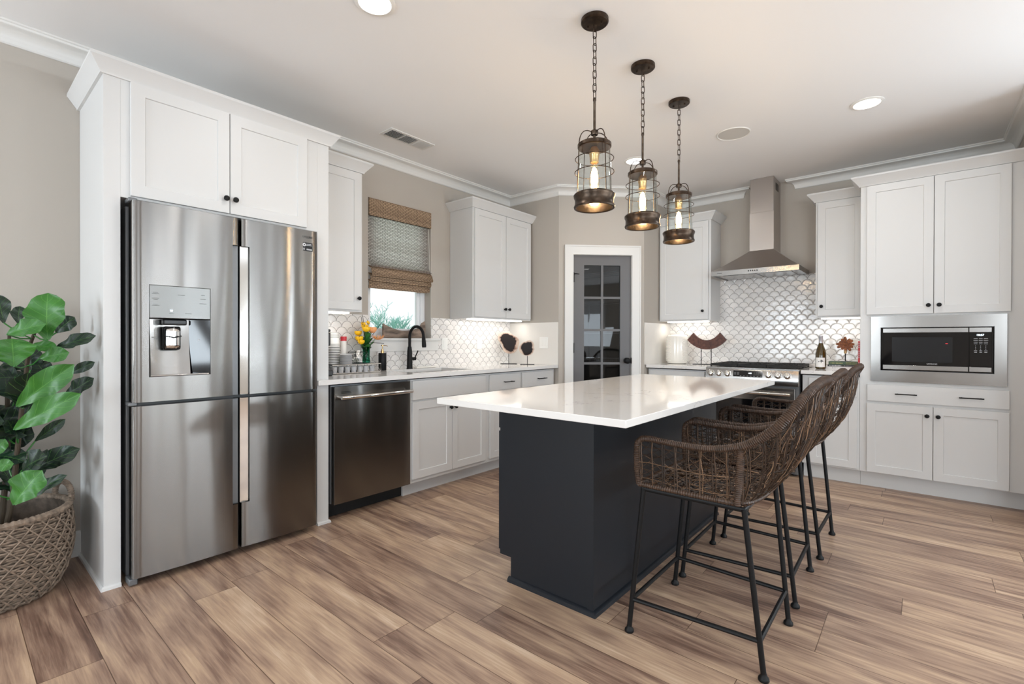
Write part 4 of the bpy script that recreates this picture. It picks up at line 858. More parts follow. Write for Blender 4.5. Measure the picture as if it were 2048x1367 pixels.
# driftwood bowl on the sill
def driftwood():
    mb = MB(); y0, y1 = 2.40, 2.845; n = 22; z0 = WZ0
    for i in range(n+1):
        s = i/n; y = y0+(y1-y0)*s; top = z0+.066+.060*(abs(2*s-1))**2.0+(.03 if s > .9 else 0); bot = z0+.020*max(0, abs(2*s-1)-.75); cx = XW+.005+.004*sin(9*s); w = .026*(1-.55*abs(2*s-1)**3)
        ring = []
        for k in range(12):
            a_ = 2*pi*k/12; rn = 1+.10*sin(5*a_+7*s)+random.uniform(-.04, .04); zz_ = (top+bot)/2+(top-bot)/2*sin(a_)*(1 if sin(a_) > 0 else 1); ring.append(Vector((cx+w*cos(a_)*rn, y, max(z0+.0005, zz_*1.0))))
        mb.v += ring
        if i:
            b0 = (i-1)*12
            for k in range(12): mb.f.append((b0+k, b0+(k+1) % 12, b0+12+(k+1) % 12, b0+12+k))
    mb.f.append(tuple(range(12))); mb.f.append(tuple(n*12+k for k in range(12)))
    o = mb.build('driftwood', 'bark', origin=(XW, 2.6, z0), smooth=70); tag(o, 'weathered curved driftwood piece lying on the window sill', 'driftwood')
driftwood()
# ------------------------------------------------------------------ countertop things, sink side
CT = .9145
def at(x, y, z=CT): return Vector((x, y, z))
# faucet
fc = thing('faucet', 'matte black gooseneck pull-down kitchen faucet at the sink', 'faucet', (-3.378, 2.615, CT))
fx, fy = -3.378, 2.615
MB().lathe((fx, fy, CT), [(.027, 0), (.027, .004), (.025, .008), (.021, .15), (.0165, .19), (0, .19)], 28).build('base', 'black', fc)
arc = [Vector((fx, fy, CT+.18)), Vector((fx, fy, CT+.26))]+[Vector((fx+.078-.078*cos(a_), fy+.012*(1-cos(a_)), CT+.275+.078*sin(a_)*1.12)) for a_ in [pi*k/14 for k in range(15)]]
MB().tube(arc, .0125, 16).build('spout', 'black', fc)
e = arc[-1]; MB().lathe(e, [(.0125, 0), (.016, .015), (.019, .075), (.017, .090), (0, .090)], 20, axis=(.10, 0, -1)).build('spray_head', 'black', fc)
mb = MB(); mb.tube([(fx, fy+.018, CT+.085), (fx, fy+.062, CT+.085)], .014, 14); mb.tube([(fx+.004, fy+.052, CT+.09), (fx+.012, fy+.082, CT+.155)], .0055, 10); mb.build('lever', 'black', fc)
# soap dispenser
sx, sy = -3.372, 2.335
so = thing('soap_dispenser', 'black cylinder soap pump with brass neck left of the faucet', 'soap dispenser', (sx, sy, CT))
MB().lathe((sx, sy, CT), [(.030, 0), (.032, .003), (.032, .138), (.030, .141), (0, .141)], 30).build('bottle', 'black', so)
MB().lathe((sx, sy, CT+.141), [(.014, 0), (.014, .016), (.009, .018), (.009, .030), (.004, .032), (.004, .055), (.011, .056), (.011, .066), (0, .067)], 18).build('pump', 'gold', so)
MB().tube([(sx, sy, CT+.203), (sx+.03, sy+.02, CT+.200), (sx+.036, sy+.024, CT+.196)], .003, 8).build('spout', 'gold', so)
o = MB().box(-3.43, -3.385, 2.70, 2.92, CT, CT+.014).build('sponge_tray', 'ceramic', origin=(-3.41, 2.81, CT), bevel=.004); tag(o, 'slim white tray lying behind the sink', 'tray')
# coffee machine
cm = thing('coffee_machine', 'black single-cup coffee machine tucked beside the refrigerator', 'coffee machine', (-3.25, 1.675, CT))
MB().box(-3.40, -3.10, 1.607, 1.752, CT, CT+.040).build('base', 'darkplastic', cm, bevel=.008)
MB().box(-3.40, -3.27, 1.612, 1.742, CT+.040, CT+.30).build('tower', 'blackglass', cm, bevel=.01)
MB().box(-3.40, -3.12, 1.612, 1.744, CT+.205, CT+.30).build('brew_head', 'darkplastic', cm, bevel=.012)
MB().box(-3.39, -3.11, 1.615, 1.738, CT+.301, CT+.322).build('lid', 'darkplastic', cm, bevel=.008)
MB().tube([(-3.13, 1.62, CT+.296), (-3.10, 1.68, CT+.294), (-3.13, 1.742, CT+.296)], .005, 8).build('lid_handle', 'chrome', cm)
# wire pod tray
ty0, ty1, tx0, tx1 = 1.800, 2.205, -3.425, -3.205
wt = thing('pod_drawer', 'silver wire drawer tray holding coffee pods on the counter', 'tray', ((tx0+tx1)/2, (ty0+ty1)/2, CT))
mb = MB(); zt, zb = CT+.066, CT+.006
for z in (zt, zb): mb.tube([(tx0, ty0, z), (tx1, ty0, z), (tx1, ty1, z), (tx0, ty1, z)], .0028, 6, closed=True)
for x, y in ((tx0, ty0), (tx1, ty0), (tx1, ty1), (tx0, ty1), (tx1, (ty0+ty1)/2)): mb.tube([(x, y, CT+.0005), (x, y, zt)], .0028, 6)
for k in range(9): y = ty0+(ty1-ty0)*(k+.5)/9; mb.tube([(tx1, y-.02, zt), (tx1, y+.02, zb)], .0012, 4)
for k in range(5): x = tx0+(tx1-tx0)*(k+.5)/5; mb.tube([(x, ty0, zb), (x, ty1, zb)], .0016, 4)
for k in range(5): x = tx0+(tx1-tx0)*(k+.5)/5; mb.tube([(x-.02, ty0, zt), (x+.02, ty0, zb)], .0012, 4)
mb.build('wire_frame', 'chrome', wt)
MB().box(tx0+.004, tx1-.004, ty0+.004, ty1-.004, zt-.002, zt+.003).build('tray_top', 'darkplastic', wt, bevel=.001)
pod0 = None; k_ = 0
pods = [(tx1-.028, ty0+.030+i*.052) for i in range(7)]+[(tx1-.082-i*.052, ty0+.030) for i in range(3)]
for i, (x, y) in enumerate(pods):
    lb = 'pale coffee pod in the wire tray, number %s along its front from the refrigerator' % (i+1) if False else 'pale grey coffee pod standing inside the silver wire drawer tray'
    if pod0 is None:
        pod0 = MB().lathe((x, y, zb+.0015), [(0, 0), (.018, 0), (.0225, .042), (.0255, .043), (.0255, .045), (0, .045)], 18).build('coffee_pod', 'pod', origin=(x, y, zb+.0015)); tag(pod0, lb, 'coffee pod', 'coffee pods in the wire tray')
    else: c = pod0.copy(); COL.objects.link(c); c.location = (x, y, zb+.0015)
# stacked cups, lids, stirrers
TZ = zt+.0035
def cuprim():
    m, t, out = nt('striped_cup_rims'); b = N(t, 'BsdfPrincipled'); L(t, b.outputs[0], out.inputs[0]); b.inputs['Roughness'].default_value = .6
    co = N(t, 'TexCoord'); sp = N(t, 'SeparateXYZ'); L(t, co.outputs['Object'], sp.inputs[0]); mx = N(t, 'MixRGB'); L(t, math_(t, 'GREATER_THAN', sp.outputs[2], .0065), mx.inputs[0])
    mx.inputs[1].default_value = srgb(232, 231, 228); mx.inputs[2].default_value = srgb(120, 120, 118); L(t, mx.outputs[0], b.inputs['Base Color']); return m
M['cupwhite'] = cuprim()
def cupbands():
    m, t, out = nt('patterned_paper_cup'); b = N(t, 'BsdfPrincipled'); L(t, b.outputs[0], out.inputs[0]); b.inputs['Roughness'].default_value = .6
    co = N(t, 'TexCoord'); sp = N(t, 'SeparateXYZ'); L(t, co.outputs['Object'], sp.inputs[0]); x, y, z = sp.outputs
    ang = math_(t, 'ARCTAN2', x, y); zig = math_(t, 'ABSOLUTE', math_(t, 'SUBTRACT', math_(t, 'FRACT', math_(t, 'MULTIPLY', ang, 26/(2*pi))), .5))
    w = math_(t, 'FRACT', math_(t, 'ADD', math_(t, 'MULTIPLY', z, 95), zig)); band = math_(t, 'MAXIMUM', math_(t, 'GREATER_THAN', z, .066), math_(t, 'LESS_THAN', z, .025)); k = math_(t, 'MULTIPLY', math_(t, 'LESS_THAN', w, .4), band)
    mx = N(t, 'MixRGB'); mx.inputs[1].default_value = srgb(236, 235, 232); mx.inputs[2].default_value = srgb(110, 110, 110); L(t, k, mx.inputs[0]); L(t, mx.outputs[0], b.inputs['Base Color']); return m
M['cupzig'] = cupbands()
cx_, cy_ = -3.365, 1.905
prof_cup = [(.041, 0), (.0425, .002), (.041, .006), (.031, .108), (.030, .110), (0, .110)]
c0 = None
for i in range(10):
    z = TZ+.0125*i
    if c0 is None:
        c0 = MB().lathe((cx_, cy_, z), [(.0435, 0), (.0435, .005), (.0405, .006), (.0395, .0125)], 28, cap=False).build('paper_cup', 'cupwhite', origin=(cx_, cy_, z)); rim = None
        tag(c0, 'white paper cup in the upside-down stack on the wire tray, only its rim showing', 'cup', 'stacked paper cups')
    else: c = c0.copy(); COL.objects.link(c); c.location = (cx_, cy_, z)
mb = MB()
o = MB().lathe((cx_, cy_, TZ+.125), prof_cup, 30).build('paper_cup', 'cupzig', origin=(cx_, cy_, TZ+.125)); tag(o, 'zigzag patterned paper cup topping the upside-down stack', 'cup', 'stacked paper cups')
for i in range(10):
    pass
sx2, sy2 = -3.40, 2.003
t = thing('stirrer_tube', 'clear white tube of stirrers with a red striped cap behind the cups', 'container', (sx2, sy2, TZ))
MB().lathe((sx2, sy2, TZ), [(.020, 0), (.022, .17), (0, .17)], 20).build('tube', 'paper', t); MB().lathe((sx2, sy2, TZ+.170), [(.0235, 0), (.0235, .008), (.0225, .009), (.0225, .014), (.0235, .015), (.0235, .034), (0, .034)], 20).build('cap', 'redlid', t)
c0 = None
for i in range(8):
    z = TZ+.0095*i; lx, ly = -3.268, 1.945
    if c0 is None: c0 = MB().lathe((lx, ly, z), [(0, 0), (.044, 0), (.046, .003), (.040, .0085), (0, .0085)], 28).build('cup_lid', 'pod', origin=(lx, ly, z)); tag(c0, 'grey plastic cup lid in the short stack in front of the cups', 'lid', 'stacked cup lids')
    else: c = c0.copy(); COL.objects.link(c); c.location = (lx, ly, z)
# wire basket with sachets
bx, by = -3.315, 2.075; bk = thing('wire_basket', 'small black wire basket on the wire tray, filled with white sachets', 'basket', (bx, by, TZ))
mb = MB(); hx, hy, hz = .045, .047, .085
def rec(s, z): return [(bx-hx*s, by-hy*s, z), (bx+hx*s, by-hy*s, z), (bx+hx*s, by+hy*s, z), (bx-hx*s, by+hy*s, z)]
mb.tube(rec(1.1, TZ+hz), .0022, 6, closed=True); mb.tube(rec(.8, TZ+.003), .0022, 6, closed=True)
for k in range(1, 5):
    s = .8+.3*k/5; z = TZ+.003+(hz-.003)*k/5
    pts = []
    R_ = rec(s, z)
    for q_ in range(4):
        A, B = Vector(R_[q_]), Vector(R_[(q_+1) % 4])
        for i in range(8): p_ = A.lerp(B, i/8); p_.z += .007*(1 if (i+k) % 2 else -1); pts.append(p_)
    mb.tube(pts, .0012, 4, closed=True)
for a, b in zip(rec(1.1, TZ+hz), rec(.8, TZ+.003)): mb.tube([a, b], .0018, 5)
mb.build('wire', 'black', bk)
for i in range(14):
    x, y = bx+random.uniform(-.035, .035), by+random.uniform(-.032, .032); z = TZ+.015+random.uniform(0, .07); a_ = random.uniform(0, pi); tl_ = random.uniform(.2, .9)
    mb = MB(); u = Vector((cos(a_)*cos(tl_), sin(a_)*cos(tl_), sin(tl_)))*.022; w = Vector((-sin(a_), cos(a_), 0))*.014; c = Vector((x, y, z))
    mb.add([c-u-w, c+u-w, c+u+w, c-u+w, c+u.cross(w).normalized()*.004], [(0, 1, 4), (1, 2, 4), (2, 3, 4), (3, 0, 4), (3, 2, 1, 0)])
    o = mb.build('sachet', 'paper', origin=c, solid=0, smooth=0); tag(o, 'white sachet heaped in the small black wire basket', 'sachet', 'white sachets in the wire basket')
# vase with flowers
vx, vy = -3.350, 2.170; CT0 = CT; CT = TZ
t = thing('flower_vase', 'green glass vase holding yellow roses and a peach bloom', 'vase', (vx, vy, CT))
MB().lathe((vx, vy, CT), [(0, 0), (.028, 0), (.031, .006), (.026, .05), (.029, .11), (.036, .150), (.0345, .150), (.0275, .11), (.0245, .05), (.028, .01), (0, .008)], 30).build('glass', 'teglass', t)
mb = MB()
tips = []
spec = [(q_[0]*1.25, q_[1]*1.25, q_[2]*.86, q_[3], q_[4]) for q_ in [(-.02, -.045, .265, 'y', .024), (.03, -.02, .300, 'y', .026), (-.015, .0, .325, 'y', .024), (.0, -.05, .215, 'y', .026), (.03, -.055, .185, 'y', .022), (.02, .03, .295, 'o', .030), (.045, .055, .245, 'o', .045), (-.03, -.01, .36, 'b', .012), (.0, .01, .37, 'b', .012), (-.02, .03, .365, 'b', .010), (.01, -.02, .355, 'b', .010)]]
for dx, dy, dz, kind, r_ in spec: mb.tube(bez((vx+dx*.1, vy+dy*.1, CT+.03), (vx, vy, CT+.14), (vx+dx*.5, vy+dy*.5, CT+dz*.7), (vx+dx, vy+dy, CT+dz), 8), .0022, 5)
mb.build('stems', 'leafs', t)
def rose(c, r_, mat, parent, name='bloom', shaggy=False):
    mb = MB(); c = Vector(c); nl = 5 if not shaggy else 4
    for ly in range(nl):
        npet = 3+ly*2 if not shaggy else 12+ly*3; ro = r_*(.25+.75*ly/(nl-1))
        for k in range(npet):
            a_ = 2*pi*k/npet+ly*.5+random.uniform(-.1, .1); wd = 2*pi/npet*(.75 if not shaggy else .28); op = .35+.6*ly/(nl-1)
            L_ = r_*1.15 if not shaggy else ro*1.0+.022
            def pf(u, v, a_=a_, wd=wd, op=op, L_=L_, ro=ro):
                an = a_+(u-.5)*2*wd*(sin(pi*min(1, v*.8+.15)) if shaggy else sin(pi*(.15+.7*v))); rad = ro*sin(v*(1.95 if not shaggy else 1.35)); h = ro*(1-cos(v*(1.95 if not shaggy else 1.35)))*.95
                return c+Vector((cos(an)*rad, sin(an)*rad, h-(.6*r_)))
            mb.grid(pf, 3, 4)
    return mb.build(name, mat, parent, recalc=False, smooth=80)
for dx, dy, dz, kind, r_ in spec:
    c = (vx+dx, vy+dy, CT+dz)
    if kind == 'y': rose(c, r_*1.2, 'petaly', t)
    elif kind == 'o': rose(c, r_*1.2, 'petalo', t, shaggy=r_ > .04)
    else: MB().lathe(c, [(0, -.012), (.008, -.008), (.010, 0), (.006, .010), (0, .014)], 10).build('bud', 'petaly', t)
def blade(mb, B, T, w, fold=.25, curl=.0, nrm=None, n=(8, 10), shape=0):
    B, T = Vector(B), Vector(T); d = T-B; ln = d.length; d.normalize(); nrm = Vector(nrm if nrm else (0, 0, 1)); s_ = d.cross(nrm)
    if s_.length < .01: s_ = d.cross(Vector((1, 0, 0)))
    s_.normalize(); nn = s_.cross(d)
    def pf(u, v):
        if shape: wd = (sin(pi*min(1, max(0, .03+.97*v**1.12)))**.72*(.55+.6*v)) if v < 1 else 0
        else: wd = sin(pi*v)**.8
        x = (u-.5)*w*wd
        return B+d*ln*v+s_*x+nn*(abs(x)*fold-curl*ln*(v-.2)**2+(.013*sin(v*15+u*5)*abs(2*u-1)*wd*w/.1 if shape else 0))
    return mb.grid(pf, n[0], n[1], uv=True)
for i in range(26):
    a_ = random.uniform(0, 2*pi); z = CT+random.uniform(.11, .22); r_ = random.uniform(.035, .075)
    blade(MB(), (vx, vy, z-.03), (vx+cos(a_)*r_, vy+sin(a_)*r_, z+random.uniform(-.02, .05)), .042).build('leaf', 'leafs', t, recalc=False, smooth=80)
for dx, dy, dz in ((-.05, .0, .37), (-.04, -.02, .36), (.0, .14, .32), (.02, .15, .15)): MB().tube([(vx, vy, CT+.16), (vx+dx*.6, vy+dy*.6, CT+.16+(dz-.16)*.55), (vx+dx, vy+dy, CT+dz)], .0022, 5).build('twig', 'black', t)
CT = CT0
# petrified wood slices on stands
def slice_on_stand(x, y, cz, r_, shape, sh_, label, basew):
    t = thing('stone_slice_ornament', label, 'ornament', (x, y, CT), 'petrified wood slices on stands')
    dirn = Vector((.6, .8, 0)) if False else Vector((cos(radians(38)), sin(radians(38)), 0)); nr = Vector((dirn.y, -dirn.x, 0))
    mb = MB(); n = 40; c = Vector((x, y, cz))
    out_ = [r_*shape(2*pi*k/n) for k in range(n)]
    for side in (-.007, .007):
        b0 = len(mb.v); mb.v.append(c+nr*side); mb.uv[b0] = (0, 0)
        for ring, rr in ((1, .5), (2, .93), (3, 1.0)):
            for k in range(n):
                th = 2*pi*k/n; q_ = out_[k]*rr; mb.uv[len(mb.v)] = ({1: .5, 2: .93, 3: 1}[ring], k/n); mb.v.append(c+dirn*q_*cos(th)+Vector((0, 0, q_*sin(th)))+nr*(side if ring < 3 else side*.5))
        for k in range(n):
            mb.f.append((b0, b0+1+k, b0+1+(k+1) % n))
            for g in (0, 1): o1 = b0+1+g*n; mb.f.append((o1+k, o1+n+k, o1+n+(k+1) % n, o1+(k+1) % n))
    l1, l2 = 1+2*n, (1+3*n)+1+2*n
    for k in range(n): mb.f.append((l1+k, l2+k, l2+(k+1) % n, l1+(k+1) % n))
    mb.build('slice', 'stone', t)
    mb = MB(); ra = r_*sh_; mb.tube([c+dirn*ra*cos(a_)+Vector((0, 0, ra*1.02*sin(a_)-.002)) for a_ in [pi+pi*.06+(pi*.88)*k/20 for k in range(21)]], .0028, 6)
    mb.tube([(x, y, cz-ra*1.0), (x, y, CT+.004)], .0032, 8); mb.build('bracket', 'black', t)
    mb = MB(); a = dirn*basew; b = nr*.028; mb.prism([Vector((x, y, CT))-a-b, Vector((x, y, CT))+a-b, Vector((x, y, CT))+a+b, Vector((x, y, CT))-a+b], (0, 0, .004)); mb.build('base', 'black', t)
slice_on_stand(-3.300, 3.835, 1.140, .108, lambda a_: 1+.16*cos(2*(a_-2.2))+.10*sin(3*a_+.6)+.04*sin(5*a_), .88, 'taller petrified wood slice on black stand, left of its smaller mate', .085)
slice_on_stand(-3.065, 3.850, 1.085, .080, lambda a_: 1+.08*cos(2*(a_-.8))-.10*abs(sin((a_-pi/2)/2) < .22)+.05*sin(3*a_-1.6), .86, 'smaller heart-shaped petrified wood slice on black stand near the switch plate', .072)
# outlets and switches
def plate(fr, a, c, b, n, label, name='switch_plate'):
    w = .036*n+.034 if n > 1 else .070
    t = thing(name, label, 'wall plate', fr.p(a, b, c)); fr.box(MB(), a-w/2, a+w/2, b+.0003, b+.006, c-.058, c+.058).build('plate', 'white', t, bevel=.002)
    for k in range(n):
        aa = a+(k-(n-1)/2)*.046; fr.box(MB(), aa-.0165, aa+.0165, b+.006, b+.0085, c-.033, c+.033).build('rocker' if name == 'switch_plate' else 'socket', 'white', t, bevel=.001)
    return t
plate(FL, 3.085, 1.127, .008, 1, 'white single switch plate on the tile just right of the window'); plate(FL, 3.552, 1.130, .008, 1, 'white outlet plate on the tile below the double wall cabinet', 'outlet')
plate(Fr((0, YRET, 0), (1, 0, 0), (0, -1, 0)), -2.992, 1.135, .008, 2, 'white two-gang switch plate on the slab beside the pantry door')
# ------------------------------------------------------------------ countertop things, range side
jx, jy = -2.022, 5.13
t = thing('ceramic_jar', 'white ceramic canister with raised dots left of the range', 'jar', (jx, jy, CT))
MB().lathe((jx, jy, CT), [(.085, 0), (.100, .006), (.110, .03), (.112, .05), (.112, .27), (.108, .292), (.092, .306), (.072, .312), (.070, .322), (.066, .322), (.066, .300), (0, .29)], 48).build('body', 'ceramic', t)
mb = MB()
for zi in range(17):
    for k in range(40):
        a_ = 2*pi*(k+.5*(zi % 2))/40
        if abs(((a_-radians(285)+pi) % (2*pi))-pi) < .55: continue
        z = .035+zi*.0145; c = Vector((jx+cos(a_)*.1112, jy+sin(a_)*.1115, CT+z)); mb.lathe(c, [(.0056, -.001), (.0046, .004), (0, .0075)], 6, axis=(cos(a_), sin(a_), 0), cap=False)
mb.build('raised_dots', 'ceramic', t)
t = thing('carved_arc_ornament', 'dark carved wooden arc on two rods standing beside the range', 'ornament', (-1.708, 5.12, CT))
mb = MB(); n = 16; A_ = radians(42); cz_ = 1.155+.30; pts_o = []; pts_i = []
for i in range(n+1):
    a_ = -A_+2*A_*i/n; pts_o.append((-1.708+.315*sin(a_)*.93, cz_-.385*cos(a_)+.0)); pts_i.append((-1.708+.215*sin(a_)*.93, cz_-.300*cos(a_)+.01))
for (u0, v0), (u1, v1), (u2, v2), (u3, v3) in [(pts_o[i], pts_o[i+1], pts_i[i+1], pts_i[i]) for i in range(n)]:
    mb.add([(u0, 5.105, v0), (u1, 5.105, v1), (u2, 5.105, v2), (u3, 5.105, v3), (u0, 5.135, v0), (u1, 5.135, v1), (u2, 5.135, v2), (u3, 5.135, v3)], [(0, 1, 2, 3), (4, 5, 6, 7), (0, 1, 5, 4), (2, 3, 7, 6)])
for i in (0, n): u0, v0 = pts_o[i]; u3, v3 = pts_i[i]; mb.add([(u0, 5.105, v0), (u3, 5.105, v3), (u3, 5.135, v3), (u0, 5.135, v0)], [(0, 1, 2, 3)])
mb.build('arc', 'walnut', t)
for x in (-1.763, -1.662): MB().tube([(x, 5.12, CT+.003), (x, 5.12, 1.078)], .004, 8).build('rod', 'black', t)
MB().box(-1.84, -1.60, 5.085, 5.155, CT, CT+.004).build('base', 'black', t)
# wine bottle
bx, by = -.690, 5.02
t = thing('wine_bottle', 'wine bottle with a white tree label right of the range', 'bottle', (bx, by, CT))
MB().lathe((bx, by, CT), [(0, .004), (.034, 0), (.0405, .004), (.041, .01), (.041, .135), (.036, .165), (.022, .205), (.0155, .228), (.0150, .235), (0, .235)], 36).build('glass_body', 'wine', t)
MB().lathe((bx, by, CT+.228), [(.0162, 0), (.0155, .048), (.0168, .050), (.0168, .064), (.015, .066), (0, .066)], 24).build('capsule', 'winecap', t)
mb = MB(); a0_, a1_ = radians(180+35), radians(180+145); mb.grid(lambda u, v: (bx+.0415*cos(a0_+(a1_-a0_)*u), by+.0415*sin(a0_+(a1_-a0_)*u), CT+.018+.082*v), 16, 1); lab_ = mb.build('paper_label', 'paper', t, recalc=False)
mb = MB(); rl = .0419; pl = lambda s_, z: (bx+rl*cos(radians(284)+s_/.0415), by+rl*sin(radians(284)+s_/.0415), CT+z)
for k in range(26): s_ = random.gauss(0, .011); s_ = max(-.021, min(.021, s_)); z = .064+random.uniform(0, .016)*(1-abs(s_)/.024); w = random.uniform(.003, .006); mb.add([pl(s_-w, z), pl(s_, z-w*.5), pl(s_+w, z), pl(s_, z+w*.6)], [(0, 1, 2, 3)])
mb.add([pl(-.0015, .052), pl(.0015, .052), pl(.001, .068), pl(-.001, .068)], [(0, 1, 2, 3)]); mb.build('tree_print', 'print', lab_, recalc=False, smooth=0)
# books
def book(x0, x1, y0, y1, z0, z1, mat, label, spine_marks, mm='whiteprint', cat_g='cookbooks lying stacked right of the range'):
    t = thing('book', label, 'book', ((x0+x1)/2, (y0+y1)/2, z0), cat_g); mb = MB()
    mb.box(x0, x1, y0, y1, z0, z0+.002); mb.box(x0, x1, y0, y1, z1-.002, z1); mb.box(x0, x1, y0-.001, y0+.002, z0, z1); cv = mb.build('cover', mat, t, smooth=0, recalc=False)
    MB().box(x0+.003, x1-.003, y0+.003, y1-.003, z0+.0022, z1-.0022).build('pages', 'paper', t, smooth=0)
    mb = MB()
    for a, w, c, h in spine_marks: mb.box(a, a+w, y0-.0016, y0-.0009, c, c+h)
    mb.build('spine_lettering', mm, cv, smooth=0); return t
M['goldprint'] = pbr('gold_print', srgb(205, 195, 120), .5)
sm_ = lambda a, n, w, g, c, h: [(a+i*(w+g), w*random.uniform(.6, 1), c, h) for i in range(n)]
B0 = CT
book(-.655, -.430, 5.055, 5.235, B0, B0+.024, 'paper', 'white book at the bottom of the stack right of the range', sm_(-.61, 7, .008, .004, B0+.008, .007), 'pod')
book(-.643, -.415, 5.050, 5.225, B0+.0245, B0+.0395, 'blackcover', 'black book in the middle of the stack right of the range', sm_(-.628, 9, .007, .003, B0+.028, .008)+sm_(-.52, 8, .007, .003, B0+.031, .003))
book(-.637, -.420, 5.060, 5.220, B0+.040, B0+.066, 'greencover', 'green book on top of the stack right of the range', sm_(-.622, 9, .007, .003, B0+.050, .006)+sm_(-.51, 8, .007, .003, B0+.047, .003)+sm_(-.51, 8, .007, .003, B0+.057, .003), 'goldprint')
t = thing('book', 'tall red book standing upright against the tall cabinet', 'book', (-.397, 5.0, CT)); ry = 4.80
mb = MB(); mb.box(-.4035, -.4015, ry, 5.02, CT, CT+.245); mb.box(-.3905, -.3885, ry, 5.02, CT, CT+.245); mb.box(-.4035, -.3885, ry-.001, ry+.001, CT, CT+.245); cv = mb.build('cover', 'redcover', t, smooth=0, recalc=False)
MB().box(-.4013, -.3907, ry+.003, 5.015, CT+.003, CT+.242).build('pages', 'paper', t, smooth=0)
mb = MB(); [mb.box(-.400, -.394, ry-.0016, ry-.0009, CT+.03+.016*k, CT+.041+.016*k) for k in (0, 1, 2, 5, 6, 7, 8, 10, 11, 12)]; mb.build('spine_lettering', 'whiteprint', cv, smooth=0)
# carved flower on rod, standing on the green book
gx, gy, gz = -.522, 5.13, B0+.0665
t = thing('carved_flower_ornament', 'rusty carved wooden flower on a thin rod standing on the green book', 'ornament', (gx, gy, gz))
MB().lathe((gx, gy, gz), [(0, 0), (.035, 0), (.035, .003), (0, .003)], 24).build('base', 'greyside', t)
MB().tube([(gx, gy, gz+.003), (gx, gy, gz+.075)], .004, 8).build('rod', 'black', t)
MB().lathe((gx, gy, gz+.070), [(.0, 0), (.010, 0), (.012, .030), (0, .031)], 14).build('collar', 'gold', t)
mb = MB(); c = Vector((gx, gy, gz+.150)); random.seed(5)
mb.lathe(c+Vector((0, .012, 0)), [(0, -.03), (.022, -.022), (.026, 0), (.018, .02), (0, .026)], 12, axis=(0, -1, 0))
for k in range(12):
    a_ = 2*pi*k/12+random.uniform(-.1, .1); l_ = random.uniform(.050, .070); d = Vector((cos(a_), random.uniform(-.25, .2), sin(a_))).normalized(); s_ = Vector((-sin(a_), 0, cos(a_)))
    p0, p1, p2 = c+d*.015, c+d*l_*.7, c+d*l_; w0, w1, w2 = .007, .013, .008; th = Vector((0, .006, 0))
    mb.add([p0-s_*w0-th, p0+s_*w0-th, p0+s_*w0+th, p0-s_*w0+th, p1-s_*w1-th, p1+s_*w1-th, p1+s_*w1+th, p1-s_*w1+th, p2-s_*w2-th, p2+s_*w2-th, p2+s_*w2+th, p2-s_*w2+th],
           [(0, 1, 5, 4), (1, 2, 6, 5), (2, 3, 7, 6), (3, 0, 4, 7), (4, 5, 9, 8), (5, 6, 10, 9), (6, 7, 11, 10), (7, 4, 8, 11), (8, 9, 10, 11)])
mb.build('flower_head', 'rust', t, smooth=0)
